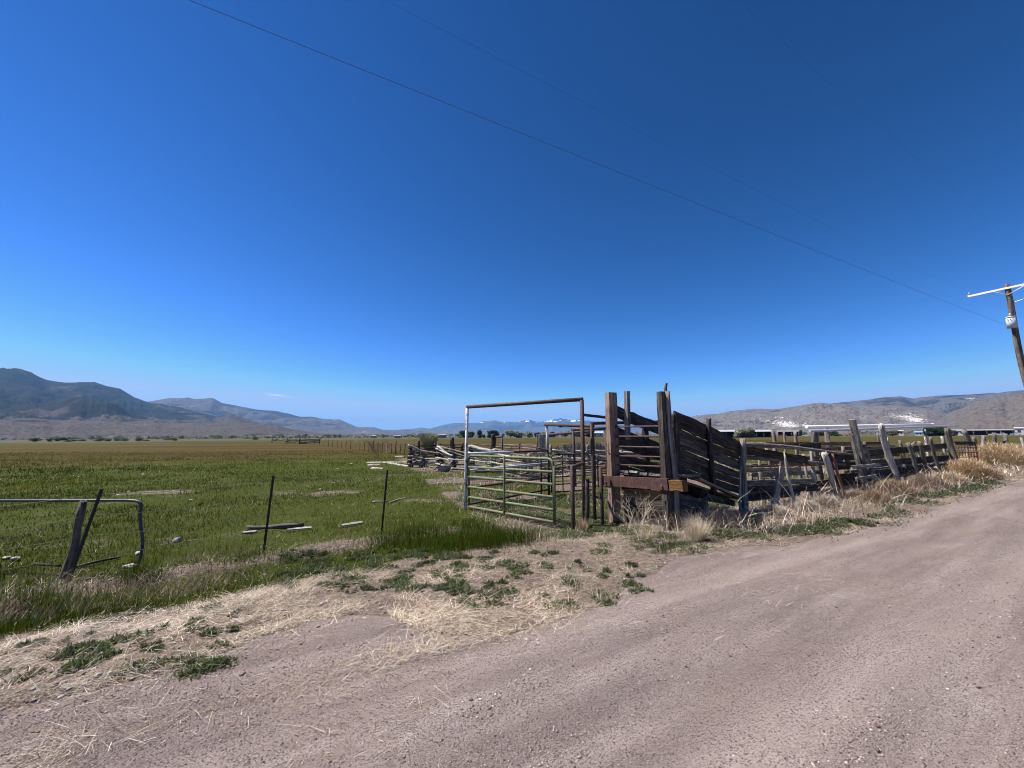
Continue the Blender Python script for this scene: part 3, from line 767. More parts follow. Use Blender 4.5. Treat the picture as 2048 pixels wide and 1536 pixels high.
# ------------------------------------------------------------------ mountains
def hill(name, prof, Dc, Df, m, rough=.12, power=1.6, seed=0, nu=520, nv=90, gully=1.7, palef=None, covf=None, snowf=None, back=.35, zfoot=-.6):
    px = np.array([p[0] for p in prof], float); py = np.array([p[1] for p in prof], float)
    u = np.linspace(px[0], px[-1], nu)
    yc = np.interp(u, px, py) + (fbm(u * .05, 0 * u, 4, seed) - .5) * 2.2
    d = np.array([list(ray(a, b)) for a, b in zip(u, yc)])
    hl = np.hypot(d[:, 0], d[:, 1]); dirx, diry = d[:, 0] / hl, d[:, 1] / hl
    Dc_ = Dc * (1 + .10 * (fbm(u * .012, 0 * u, 3, seed + 3) - .5)); Df_ = Df * (1 + .15 * (fbm(u * .02, 0 * u, 3, seed + 4) - .5))
    zc = np.maximum(CAM.z + d[:, 2] / hl * Dc_, .5)
    v = np.concatenate([np.linspace(0, 1, nv), 1 + np.linspace(.03, back * 2, 8)])
    U, W = np.meshgrid(np.arange(nu), v, indexing='ij')
    rad = Df_[U] + (Dc_[U] - Df_[U]) * W
    x, y = dirx[U] * rad, diry[U] * rad
    w = np.clip(W, 0, 1)
    base = w ** power
    env = np.sin(np.clip(w, 0, 1) * math.pi) ** .8
    sc = 1.0 / (Dc * .16)
    spur = (ridged(x * sc, y * sc, 5, seed + 8) - .55) * gully * .95 + (ridged(x * sc * 3.3, y * sc * 3.3, 5, seed + 12) - .55) * .5 * gully
    zz = zc[U] * (base + env * spur * rough * 3)
    zz = np.where(W > 1, zc[U] * (1 - (W - 1) / (back * 2) * 1.0), zz)
    zz = np.minimum(zz, zc[U]) * 1.0
    zz = np.where(W <= 0, zfoot, np.maximum(zz, zfoot)); zz[:, -1] = zfoot
    Vv = np.stack([x.ravel(), y.ravel(), zz.ravel()], 1)
    PX, PY = proj(Vv)
    cov0 = ((.55 - ridged(x * sc * 3.3, y * sc * 3.3, 5, seed + 12)) * .55 + (.55 - ridged(x * sc, y * sc, 5, seed + 8)) * .35).ravel()
    a = np.zeros((len(Vv), 3)); a[:, 1] = .5
    if palef: a[:, 0] = palef(PX, PY, Vv)
    if covf: a[:, 1] = covf(PX, PY, Vv)
    a[:, 1] += cov0
    if snowf: a[:, 2] = snowf(PX, PY, Vv)
    nvv = len(v); ii = (np.arange(nu - 1)[:, None] * nvv + np.arange(nvv - 1)[None, :]).ravel()
    F = np.stack([ii, ii + nvv, ii + nvv + 1, ii + 1], 1)
    return tag(link(name, npmesh(Vv, F, {'zone': a}, True), m), kind='structure')
g2 = lambda X, Y, cx, cy, wx, wy, a=1: a * np.exp(-((X - cx) / wx) ** 2 - ((Y - cy) / wy) ** 2)
hill('mountain_slope', [(-420, 728), (-200, 733), (0, 738), (30, 739), (60, 745), (95, 760), (130, 765), (190, 764), (215, 772), (240, 777), (270, 795), (300, 806), (330, 809), (360, 815), (381, 821), (410, 828), (432, 833), (457, 828), (482, 834), (518, 845), (560, 856), (610, 868)],
     7200, 3000, hill_mat('hill_dark', (0.0552, 0.0440, 0.0376), (0.0800, 0.0656, 0.0552), (0.0128, 0.0144, 0.0112), 1.5, spots=True), .11, 1.25, 21,
     covf=lambda X, Y, V: .5 + .10 * sstep(850, 800, Y) + g2(X, Y, 150, 805, 120, 16, .12) - g2(X, Y, 170, 785, 80, 10, .10) - .35 * sstep(836, 848, Y), palef=lambda X, Y, V: g2(X, Y, 270, 848, 40, 2.0, .32))
hill('foothill_bench', [(-420, 832), (-200, 836), (0, 837), (90, 836), (130, 840), (200, 841), (300, 846), (400, 849), (480, 846), (530, 848), (580, 857), (620, 864), (660, 869)],
     4600, 1900, hill_mat('hill_tan', (0.0624, 0.0515, 0.0437), (0.0842, 0.0702, 0.0593), (0.0265, 0.0234, 0.0203), -.1, scale=2, spots=True), .10, .9, 33,
     covf=lambda X, Y, V: .42 + g2(X, Y, 70, 842, 60, 4, .4) + g2(X, Y, 100, 858, 200, 4, .12), palef=lambda X, Y, V: g2(X, Y, 275, 849, 45, 2.0, .33) + g2(X, Y, 440, 862, 60, 3, .25))
hill('mesa_ridge', [(230, 820), (270, 806), (300, 803), (340, 796), (390, 799), (425, 796), (445, 806), (480, 813), (520, 820), (545, 821), (560, 824), (600, 833), (625, 833), (650, 838), (680, 840), (705, 850), (715, 854), (750, 855), (765, 860), (800, 861), (860, 866), (920, 868)],
     11500, 6500, hill_mat('hill_mesa', (0.0720, 0.0600, 0.0528), (0.1152, 0.0984, 0.0888), (0.0216, 0.0224, 0.0208), .35, scale=.8), .10, 1.15, 47,
     covf=lambda X, Y, V: .5 - .3 * sstep(848, 862, Y), palef=lambda X, Y, V: g2(X, Y, 380, 812, 30, 4, .3) + g2(X, Y, 720, 864, 90, 4, .3) + g2(X, Y, 660, 852, 25, 3, .25))
hill('low_ridge', [(700, 868), (740, 862), (780, 861), (825, 858), (840, 855), (855, 857), (880, 859), (905, 860), (935, 856), (960, 860), (1000, 864), (1060, 864), (1150, 862), (1250, 866), (1300, 861), (1330, 856), (1360, 862), (1400, 869)],
     14500, 9500, hill_mat('hill_low', (0.0867, 0.0739, 0.0638), (0.1224, 0.1071, 0.0969), (0.0357, 0.0348, 0.0306), .1, scale=.8), .1, 1.1, 53)
hill('snow_mountains', [(840, 864), (870, 855), (885, 850), (905, 846.5), (940, 846), (958, 845), (966, 841.5), (975, 843), (990, 840.5), (1003, 843), (1015, 843.5), (1030, 844.5), (1045, 841), (1058, 839.5), (1068, 843), (1080, 844), (1090, 842.5), (1108, 838.5), (1122, 836.5), (1135, 839.5), (1145, 841.5), (1158, 837.5), (1170, 840), (1190, 844), (1215, 844), (1260, 849), (1300, 848), (1350, 852), (1400, 851), (1500, 853), (1600, 858)],
     19500, 14000, hill_mat('hill_snow', (0.064, 0.064, 0.064), (0.090, 0.086, 0.083), (0.030, 0.034, 0.034), .5, snow=True, scale=.7, spots=False), .13, 1.3, 61, nu=560, nv=90,
     snowf=lambda X, Y, V: sstep(520, 720, V[:, 2]) * (.18 + 1.3 * (fbm(X * .11, V[:, 2] * .008, 4, 3) - .40)))
hill('far_dark_ridge', [(1540, 830), (1600, 817), (1650, 808), (1715, 802), (1760, 795), (1800, 793), (1830, 797), (1870, 791), (1900, 791), (1960, 788), (2000, 785), (2048, 780), (2200, 770), (2420, 765)],
     8200, 4500, hill_mat('hill_right_far', (0.0792, 0.0686, 0.0594), (0.1089, 0.0957, 0.0858), (0.0277, 0.0284, 0.0277), .2), .1, 1.2, 71,
     palef=lambda X, Y, V: g2(X, Y, 1940, 797, 26, 3.5, .45))
hill('clay_hills', [(1320, 868), (1350, 856), (1370, 842), (1385, 834), (1405, 830), (1430, 828), (1460, 822), (1495, 819), (1510, 818), (1560, 817), (1600, 812), (1640, 805), (1665, 808), (1690, 808), (1720, 814), (1760, 811), (1800, 812), (1850, 816), (1900, 828), (1960, 850), (2000, 868)],
     5600, 2600, hill_mat('hill_right', (0.1051, 0.0896, 0.0779), (0.1441, 0.1261, 0.1129), (0.0409, 0.0370, 0.0343), .05, scale=1.4), .11, 1.2, 83,
     palef=lambda X, Y, V: g2(X, Y, 1582, 850, 40, 7, .55) + g2(X, Y, 1550, 838, 40, 10, .30) + g2(X, Y, 1640, 838, 22, 6, .3) + g2(X, Y, 1800, 832, 70, 11, .38) + g2(X, Y, 1835, 842, 26, 7, .45) + g2(X, Y, 1480, 842, 60, 8, .2),
     covf=lambda X, Y, V: .5 + g2(X, Y, 1540, 825, 60, 5, .16) - .1)
hill('bare_hill', [(1690, 869), (1740, 866), (1790, 860), (1840, 852), (1880, 838), (1905, 825), (1950, 807), (2000, 793), (2048, 787), (2200, 770), (2420, 770)],
     3900, 1700, hill_mat('hill_right_near', (0.0858, 0.0713, 0.0620), (0.1155, 0.0990, 0.0871), (0.0495, 0.0436, 0.0396), -.1, scale=1.8), .09, 1.1, 97,
     palef=lambda X, Y, V: g2(X, Y, 1985, 832, 45, 7, .26) + g2(X, Y, 2030, 815, 30, 6, .2), covf=lambda X, Y, V: .42 + 0 * X)
# ================================================================== things
def down(p, d=.12): return Vector((p.x, p.y, p.z - d))
def top_at(base, px, py): return ATY(px, py, base.y)
def on_ground(v): return Vector((v.x, v.y, h1(v.x, v.y)))

# ------------------------------------------------------------------ green gate and its pipe gateway
GL = G(930, 1020); GR = G(1169, 1046)
fr = thing('pipe_gateway', 'tall rusty pipe gateway with a peeling white left post, standing round the green gate', 'gateway', GL)
tL, tR = top_at(GL, 934.5, 815), top_at(GR, 1163.5, 800)
pipe('post', down(GL, .3), tL, .043, M['white_rust'], fr)['label'] = 'post with peeling white paint'
pipe('post', down(GR, .3), tR, .048, M['rust'], fr)
u = (tR - tL).normalized()
pipe('lintel', tL + u * -.02 + Vector((0, 0, .015)), tR + u * .03 + Vector((0, 0, .015)), .047, M['rust'], fr)
pipe('hinge', top_at(GL, 935, 918) + Vector((.02, 0, 0)), top_at(GL, 941, 918), .012, M['rust'], fr)
pipe('hinge', top_at(GL, 932, 1003) + Vector((.02, 0, 0)), top_at(GL, 939, 1003), .012, M['rust'], fr)

gA = Vector((GL.x + .10, GL.y - .03, GL.z)); gB = G(1113, 1057)
def gp(px, py): return ONP(px, py, gA, gB)
gt = thing('field_gate', 'green painted six-bar tube gate hung in the tall pipe gateway', 'gate', gA)
a0, a1 = gp(938, 1014), gp(937, 911); b1, b0 = gp(1106, 918), gp(1109, 1046)
outer = fillet([a0, a1, b1, b0], .16, 8)
sweep('frame', outer, .031, M['green_paint'], gt, 12)
for ya, yb in ((934, 944), (953.5, 969), (973.5, 994.5), (994, 1020), (1013, 1044.5)):
    p, q = gp(937, ya), gp(1107, yb)
    pipe('rail', p, q, .033, M['green_paint'], gt, 12)
nrm = Vector((gB - gA)).cross(Vector((0, 0, 1))).normalized()
pipe('upright', gp(1010.5, 912) + nrm * .03, gp(1010, 1029.5) + nrm * .03, .024, M['green_paint'], gt, 10)
pipe('latch_stile', gp(1108.5, 932), gp(1109.5, 1049), .026, M['green_paint'], gt, 10)

# ------------------------------------------------------------------ posts between the gate and the chute
P1 = G(1146.5, 1059); t1 = top_at(P1, 1144, 931)
o = thing('pipe_post', 'short rusty pipe post with a welded arm reaching to the gateway post', 'post', P1)
pipe('post', down(P1, .3), t1, .040, M['rust'], o)
arm1 = top_at(GR, 1168, 926)
pipe('arm', t1 + Vector((0, 0, -.03)), arm1, .036, M['rust'], o)
P3 = G(1205, 1049); t3 = top_at(P3, 1201, 934)
o = thing('pipe_post', 'short rusty pipe post standing alone just left of the loading chute', 'post', P3)
pipe('post', down(P3, .3), t3, .040, M['rust'], o)
PL = G(1176, 1052); 
o = thing('wooden_post', 'twisted old wooden post behind the right gateway post, wire hanging round it', 'post', PL)
log('post', down(PL, .3), top_at(PL, 1174, 958), .05, .045, M['dark_wood'], o, 3, knots=4)
paths = []
for k in range(7):
    pts = [PL + Vector((.075 * math.cos(a * .9 + k), .075 * math.sin(a * .9 + k), .1 + .8 * (k / 7) + .02 * a + .05 * math.sin(a))) for a in range(10)]
    paths.append(pts)
multisweep('tie_wire', paths, .004, M['wire'], o, 5)

# second gateway (its right post is the tall pipe beside the chute)
A2 = G(1098, 991); P2 = G(1190, 1042); t2 = top_at(P2, 1183, 847); tA2 = top_at(A2, 1093.5, 851)
o = thing('pipe_gateway', 'second pipe gateway, white topped left post, behind the tall green gate frame', 'gateway', A2)
pA = top_at(A2, 1096, 900)
pipe('post', down(A2, .3), pA, .046, M['rust'], o)
pipe('post', pA, tA2, .045, M['white_rust'], o)['label'] = 'white painted upper half of the post'
pipe('post', down(P2, .3), t2, .042, M['rust'], o)
pipe('lintel', tA2 + Vector((-.05, 0, .03)), top_at(P2, 1186, 852), .045, M['rust'], o)
pipe('collar', tA2.lerp(top_at(P2, 1186, 852), .36), tA2.lerp(top_at(P2, 1186, 852), .41), .056, M['rust'], o)

# pipe fence with wire mesh running back from the green gate
FA, FB = GL + Vector((.03, .1, 0)), A2
def fp(px, py): return ONP(px, py, FA, FB)
o = thing('pipe_fence', 'rusty pipe rail fence with white worn top rails and wire mesh behind the green gate', 'fence', FA)
for (ya, yb, m, r) in ((907.5, 901.5, 'silver', .035), (941, 926, 'silver', .028), (976, 955, 'rust', .030), (1009, 979, 'rust', .032)):
    p, q = fp(934, ya), fp(1096, yb); mid = p.lerp(q, .52)
    if m == 'silver' and ya < 920:
        pipe('rail', p, mid, r, M['silver'], o)['label'] = 'bleached white half of the top rail'
        pipe('rail', mid, q, r, M['rust'], o)
    else: pipe('rail', p, q, r, M[m], o)
pts = []
pa, pb = fp(936, 912), fp(1095, 904); qa, qb = fp(936, 1008), fp(1095, 978)
for i in range(0, 44):
    f = i / 43; pts.append([pa.lerp(pb, f), qa.lerp(qb, f)])
for j in range(8):
    f = j / 7; pts.append([pa.lerp(qa, f), pb.lerp(qb, f)])
multisweep('wire_mesh', pts, .0032, M['wire'], o, 4)
W1 = on_ground(ONP(1050, 960, FA, FB)); W1.z = h1(W1.x, W1.y)
pipe('post', down(fp(1083, 985), .2), fp(1081, 912), .034, M['rust'], o)

# third frame and the long pipe frame behind it
def frame_thing(label, pa, ta, pb, tb, r, m='rust', over=.06):
    A, B = pa, pb
    o = thing('pipe_gateway', label, 'gateway', A)
    pipe('post', down(A, .3), ta, r, M[m], o); pipe('post', down(B, .3), tb, r, M[m], o)
    d = (tb - ta).normalized()
    pipe('lintel', ta - d * over, tb + d * over, r * 1.1, M['rust'], o); return o
A3, B3 = XYpx(1148, 15.5), XYpx(1213, 15.0)
frame_thing('low dark pipe frame seen between the gateway post and the loading chute', A3, top_at(A3, 1146, 859), B3, top_at(B3, 1211, 857), .055)
A4, B4 = XYpx(1075, 27), XYpx(1186, 20)
frame_thing('brown pipe frame with a sloping top pipe, far behind the second gateway', A4, top_at(A4, 1074.5, 871), B4, top_at(B4, 1186, 862), .065)
A5, B5 = XYpx(985, 27), XYpx(1005, 26)
o = frame_thing('small dark pipe frame beside a tall log in the left pen', A5, top_at(A5, 991, 874), B5, top_at(B5, 1004, 873.5), .07)
C6, D6 = P2 + Vector((.05, .4, 0)), XYpx(1250, 14)
o = thing('pipe_rail', 'high rusty cross pipe running from the tall pipe post to behind the chute', 'pipe', top_at(P2, 1183, 846))
o.location = top_at(P2, 1183, 846)
pipe('rail', top_at(P2, 1183, 846.5), ATY(1335, 843, 11.5), .04, M['rust'], o)

# tube panels in the alley
def tube_panel(label, A, B, zt, zb, nb, nv, r, m='rust', rad=.15, tops=None):
    o = thing('tube_panel', label, 'gate', A)
    up_ = Vector((0, 0, 1))
    z0 = Vector((0, 0, zb)); z1 = Vector((0, 0, zt))
    sweep('frame', fillet([A + z0, A + z1, B + z1, B + z0, A + z0 + (B - A) * .001], rad, 6), r, M[m], o, 8)
    for i in range(1, nb):
        z = Vector((0, 0, zb + (zt - zb) * i / nb)); pipe('rail', A + z, B + z, r * .85, M[m], o, 8)
    for i in range(1, nv + 1):
        f = i / (nv + 1); q = A.lerp(B, f); pipe('upright', q + z0, q + z1, r * .8, M[m], o, 8)
    return o
Ta, Tb = XYpx(1101, 12.9), XYpx(1188, 13.6)
tube_panel('rusty tube panel with rounded corners behind the right gateway post', Ta, Tb, 1.33, .12, 5, 3, .025)
Ta, Tb = XYpx(1193, 14.2), XYpx(1320, 15.2)
tube_panel('rusty tube panel half hidden behind the loading chute', Ta, Tb, 1.28, .12, 5, 3, .025)
Ta, Tb = XYpx(1022, 31), XYpx(1072, 29)
tube_panel('brown tube gate far back in the left pen beneath the field edge', Ta, Tb, 1.15, .1, 4, 4, .04, 'bright_rust', .1)

# ------------------------------------------------------------------ loading chute
CA, CB, CC = G(1230, 1046), G(1341, 1061), G(1480, 1026)
CD = on_ground(CA + (CC - CB))
CA.z = h1(CA.x, CA.y)
ch = thing('loading_chute', 'weathered plank cattle loading chute with a rusty bar gate and steel bumper', 'loading chute', CB)
uS = (CC - CB); uS.z = 0; LS = uS.length; uS /= LS            # along the ramp
uF = (CB - CA); uF.z = 0; LF = uF.length; uF /= LF            # across the front
nF = Vector((uF.y, -uF.x, 0))                                 # out of the front face
nS = Vector((uS.y, -uS.x, 0))                                 # out of the right side
if nF.y > 0: nF = -nF
if nS.y > 0: nS = -nS
def cf(px, py): return ONP(px, py, CA, CB)
def cs(px, py): return ONP(px, py, CB, CC)
def cl(px, py): return ONP(px, py, CA, CD)
UPV = Vector((0, 0, 1))
# corner posts: square timbers
pA0, pA1 = down(CA, .35), cf(1221.5, 786); pB1 = cf(1327, 783)
plank('post', pA0, pA1, .145, .23, uF, M['brown_wood'], ch, 1, .0, .012)['label'] = 'brown square front post'
plank('post', down(CB, .35) - uF * .02, pB1 - uF * .03, .13, .19, uF, M['dark_wood'], ch, 2, .0, .02)
log('post', down(CB, .35) + uF * .10 + uS * .06, pB1 + uF * .07 + uS * .05, .050, .042, M['grey_wood'], ch, 4, knots=2, bend=.008)['label'] = 'split pale log bolted beside the front post'
plank('post', down(CB, .3) + uS * .22 + nS * .02, cs(1352, 828), .12, .05, uS, M['dark_wood'], ch, 5)
log('stub', cf(1329, 790) + uS * .05, cf(1328.5, 766) + uS * .05, .034, .03, M['grey_wood'], ch, 6, knots=0)
plank('post', cf(1241, 880) + uS * .25, cf(1240, 781) + uS * .25, .10, .09, uF, M['grey_wood'], ch, 7, 0, .005)
plank('post', down(CD, .3), Vector((CD.x, CD.y, 1.55)), .16, .16, uS, M['dark_wood'], ch, 8)
plank('block', cf(1313.5, 806) + uS * .1, cf(1315, 832) + uS * .1, .05, .10, uF, M['dark_wood'], ch, 9, 0, .01)
# right side boards, sloping with the ramp
zB = lambda y: cs(1349, y).z
rows = [(821, 849, 886, 905), (853, 866, 908, 921), (868.5, 889, 923, 940), (893, 909, 944, 958), (911, 927, 960, 972), (931, 947, 976, 988)]
for i, (b_t, b_b, c_t, c_b) in enumerate(rows):
    p = cs(1347, (b_t + b_b) / 2); q = cs(1476, (c_t + c_b) / 2)
    w = (cs(1347, b_t) - cs(1347, b_b)).length * 1.07
    w = min(w, .30)
    mid = p.lerp(q, .52 + .05 * (i % 2))
    if i in (0, 2, 5):
        plank('side_board', p - nS * .02, q + uS * .12 - nS * .02, w, .04, UPV, M['dark_wood'], ch, 20 + i, .012, .05)
    else:
        plank('side_board', p - nS * .02, mid - nS * .02, w, .04, UPV, M['dark_wood'], ch, 20 + i, .012, .03)
        plank('side_board', mid + uS * .015 - nS * .03, q + uS * .1 - nS * .02, w * .93, .04, UPV, M['dark_wood'], ch, 40 + i, .012, .05)
for i, (p_, q_, w, sd) in enumerate((((1345, 993), (1420, 1012), .20, 61), ((1412, 992), (1476, 1008), .13, 62), ((1345, 1016), (1400, 1030), .22, 63))):
    plank('skirt_board', cs(*p_) - nS * .07, cs(*q_) - nS * .07, w, .035, UPV, M['dark_wood'], ch, sd, .015, .06)
for i, (ya, yb, m_) in enumerate(((988, 996, 'brown_wood'), (1006, 1016, 'dark_wood'), (1026, 1037, 'dark_wood'), (1044, 1056, 'brown_wood'))):
    plank('skirt_board', cf(1234, ya) + uS * .30, cf(1338, yb) + uS * .30, .17, .035, UPV, M[m_], ch, 170 + i, .012, .04)
for i in range(4):
    z = .10 + .19 * i
    plank('skirt_board', CA + uS * .3 + UPV * z, CA + uS * (LS * (1 - .2 * i)) + UPV * (z - .05), .17, .035, UPV, M['dark_wood'], ch, 180 + i, .012, .04)
# log uprights outside the boards
log('side_post', cs(1422, 985) + nS * .07, cs(1411, 838) + nS * .07, .062, .052, M['dark_wood'], ch, 11, knots=3, bend=.01)
log('side_post', down(CC, .3) + nS * .05, cs(1481, 877) + nS * .05, .085, .06, M['grey_wood'], ch, 12, knots=5, bend=.015, rough=.18)
log('side_post', cs(1470, 1020) + nS * .12, cs(1473, 930) + nS * .09, .03, .018, M['pale_wood'], ch, 13, knots=1)
# left side boards seen through the front
for i, (y0, y1, x1, w) in enumerate(((822, 861, 1318, .27), (862, 892, 1320, .20), (880, 925, 1322, .25), (912, 945, 1322, .24), (935, 962, 1322, .2))):
    p, q = cl(1229, y0), cl(1229, y0)
    d = (CC - CB).normalized(); slope = -(cs(1347, 835).z - cs(1476, 895).z) / LS
    q = p + uS * (LS + .1) + UPV * slope * (LS + .1)
    plank('side_board', p - uS * .03, q, w, .04, UPV, M['dark_wood'], ch, 70 + i, .012, .04)
plank('side_post', down(CA.lerp(CD, .45), .2), Vector((CA.lerp(CD, .45).x, CA.lerp(CD, .45).y, 1.85)), .14, .10, uS, M['dark_wood'], ch, 14)
# ramp floor
zr0, zr1 = cs(1349, 950).z, .22
for i in range(6):
    f = (i + .5) / 6
    p = CB.lerp(CA, f) + uS * .03; q = CC.lerp(CD, f)
    p.z, q.z = zr0 + .01 * math.sin(i * 3), zr1 + .01 * math.cos(i * 2)
    plank('ramp_board', p, q, LF / 6 * .96, .045, uF, M['grey_wood'], ch, 80 + i, .01, .06)
e0 = cf(1349, 951); 
plank('deck_board', cs(1345, 951.5) + nS * .06, cs(1383, 949.5) + nS * .10, .045, .16, UPV, M['grey_wood'], ch, 90, .0, .02)
plank('deck_board', cs(1388, 957) + nS * .05, cs(1470, 994) + nS * .07, .05, .14, UPV, M['brown_wood'], ch, 91, .02, .06)
for k, f in enumerate((.15, .5, .85)):
    p = CB + uS * LS * f; q = CA + uS * LS * f; z = zr0 + (zr1 - zr0) * f - .11
    plank('joist', Vector((p.x, p.y, z)), Vector((q.x, q.y, z)), .14, .05, UPV, M['dark_wood'], ch, 95 + k)
# steel channel bumper across the front, bolted, and the wood block beyond it
q0, q1 = cf(1213, 960.5), cf(1345.5, 968.5); bh = (cf(1345, 957) - cf(1345, 980.5)).length
fx = (q1 - q0); Lb = fx.length; fx = fx.normalized(); fz = fx.cross(nF).normalized()
if fz.z < 0: fz = -fz
c0 = (q0 + q1) / 2 + nF * .13
beam_ = boxes('bumper_beam', [(c0, (Lb, .012, bh), fx, nF, fz), (c0 - nF * .036 + fz * (bh / 2 - .006), (Lb, .06, .012), fx, nF, fz), (c0 - nF * .036 - fz * (bh / 2 - .006), (Lb, .06, .012), fx, nF, fz)], M['beam_rust'], ch, .003)
for f in (.075, .93):
    p = q0.lerp(q1, f) + nF * .137 - fz * .03
    o = pipe('bolt', p, p + nF * .028, .022, M['bright_rust'], beam_, 8)
for (px, py) in ((1227, 987), (1337, 1001)):
    p = cf(px, py) + nF * .09; pipe('bolt', p, p + nF * .03, .024, M['steel'], ch, 8)
p0, p1 = cf(1347, 969.5) + nF * .05, cf(1374, 971.5) + nF * .05
plank('bumper_block', p0, p1, bh * .84, .14, UPV, M['new_wood'], ch, 101, 0, .004)['label'] = 'fresh brown wooden block at the end of the bumper'
# bar gate: one stile carries the bars and the other stile
bg_ = pipe('bar_gate', cf(1328, 851) + uS * .05, cf(1330.5, 956) + uS * .05, .020, M['rust'], ch, 10)
for yl, yr in ((853.5, 852.5), (873, 873), (893, 895.5), (912, 914.5), (929.5, 934), (948, 953.5)):
    pipe('bar', cf(1227, yl) + uS * .05, cf(1328.5, yr) + uS * .05, .019, M['rust'], bg_, 10)
pipe('stile', cf(1227.5, 852) + uS * .05, cf(1228.5, 950) + uS * .05, .018, M['rust'], bg_, 10)
sweep('latch_chain', [cf(1221, 900) + nF * .11, cf(1225, 904) + nF * .13, cf(1230, 908) + nF * .12, cf(1236, 909) + nF * .05], .008, M['black_steel'], ch, 6)
# high beam that ties the gateway to the chute
o = thing('tie_beam', 'short black beam bridging the gateway post and the chute post', 'beam', top_at(GR, 1165, 829))
plank('beam', top_at(GR, 1165, 829.5), cf(1214, 835), .06, .05, UPV, M['dark_wood'], o, 110, 0, .005)

# ------------------------------------------------------------------ corral fence along the road
s0 = 1.30
def F_(px, py, off=0.0): return ONS(px, py, s0 + off)
def FG(px, off=0.0):
    q = ONS(px, 900, s0 + off); return on_ground(q)
ROADU = Vector((TX, TY, 0)); ROADN = Vector((-TY, TX, 0))     # along, and away from the road
fo = thing('corral_fence', 'ramshackle grey log and board corral fence beside the gravel road', 'fence', FG(1580))
def fpost(pxb, pxt, pyt, r0, r1, mat, seed, off=0.0, **kw):
    b = FG(pxb, off); t = F_(pxt, pyt, off)
    return log('post', down(b, .25), t, r0, r1, M[mat], fo, seed, **kw)
# rails between the chute and the crossed props
RA, RB = cs(1481, 890), F_(1704, 907, .1)
log('rail', RA + nS * -.02, RB, .060, .035, M['grey_wood'], fo, 201, knots=2, bend=.006)
plank('board', cs(1483, 898) - nS * .06, F_(1615, 921, .22), .20, .04, UPV, M['dark_wood'], fo, 202, .015, .06)
log('rail', cs(1484, 912) - nS * .1, F_(1691, 930, .16), .055, .04, M['grey_wood'], fo, 203, knots=2, bend=.006)
plank('board', cs(1484, 934) - nS * .05, F_(1632, 930, .25), .05, .04, UPV, M['red_wood'], fo, 204, .01, .05)
plank('board', cs(1484, 967) - nS * .05, F_(1625, 962, .25), .13, .04, UPV, M['grey_wood'], fo, 205, .01, .05)
plank('board', cs(1484, 980) - nS * .05, F_(1642, 976, .22), .16, .04, UPV, M['dark_wood'], fo, 206, .01, .05)
plank('board', cs(1484, 998) - nS * .05, F_(1600, 985, .22), .15, .04, UPV, M['dark_wood'], fo, 207, .01, .05)
# props and posts
bq = FG(1532, -.12); plank('prop', down(bq, .1), F_(1564, 935, .05), .16, .055, ROADU + Vector((0, 0, .3)), M['grey_wood'], fo, 210, .01, .04)['label'] = 'wide plank leaning as a prop'
fpost(1580, 1567.5, 903, 0.039, 0.031, 'pale_wood', 211, -.1, knots=4, bend=.012, point=.12)
fpost(1672, 1648, 906, 0.085, 0.063, 'pale_wood', 212, -.15, knots=3, bend=.02, rough=.16)
fpost(1680, 1663, 908, 0.051, 0.037, 'red_wood', 213, .1, knots=1, bend=.02)
plank('post', down(FG(1724, -.1), .2), F_(1701, 868, -.1), .08, .075, ROADU, M['grey_wood'], fo, 214, .02, .05)
plank('post', down(FG(1728, .15), .2), F_(1704, 840, .15), .15, .15, ROADU, M['grey_wood'], fo, 215, .0, .02)
plank('post', down(FG(1748, -.05), .2), F_(1727, 887, -.05), .17, .07, ROADU, M['grey_wood'], fo, 216, .01, .05)
plank('cross_board', F_(1702, 935, -.2), F_(1760, 930, -.2), .10, .04, UPV, M['grey_wood'], fo, 217, .01, .03)
plank('cross_board', F_(1712, 958, -.2), F_(1752, 952, -.2), .09, .04, UPV, M['grey_wood'], fo, 218, .01, .03)
plank('board', F_(1624, 945, .12), F_(1629, 962, .05), .12, .04, ROADU, M['pale_wood'], fo, 219, .01, .06)
fpost(1792, 1761, 848, 0.085, 0.077, 'pale_wood', 220, -.12, knots=5, bend=.012, rough=.08)
fpost(1831, 1816, 885, 0.085, 0.063, 'grey_wood', 221, -.05, knots=3, bend=.015, rough=.2)
log('fork', F_(1822, 897, -.05), F_(1830, 884, -.05), .05, .03, M['grey_wood'], fo, 222, knots=1)
fpost(1857, 1838, 883, 0.067, 0.059, 'grey_wood', 223, -.02, knots=3, bend=.01)
fpost(1878, 1860, 875, 0.063, 0.048, 'grey_wood', 224, -.15, knots=3, bend=.02)
fpost(1908, 1893, 856, 0.125, 0.088, 'grey_wood', 225, .05, knots=6, bend=.015, rough=.2)
plank('prop', F_(1871, 935, -.2), F_(1890, 957, -.4), .14, .05, ROADU, M['pale_wood'], fo, 226, .01, .06)
# dark boards of the long bay
for (pa, pb, w, mt) in (((1690, 910.5), (1898, 891), .22, 'dark_wood'), ((1660, 933), (1900, 915.5), .22, 'dark_wood'), ((1665, 962), (1830, 941), .34, 'dark_wood'), ((1820, 938), (1905, 930), .22, 'dark_wood'), ((1640, 917), (1706, 911), .20, 'dark_wood')):
    p, q = F_(*pa, .25), F_(*pb, .25); n = 2 if pb[0] - pa[0] > 120 else 1
    for k in range(n):
        plank('board', p.lerp(q, k / n) + ROADN * .02 * k, p.lerp(q, (k + 1) / n) + ROADN * .02 * k, w, .045, UPV, M[mt], fo, 240 + int(pa[1]) + k, .012, .05)

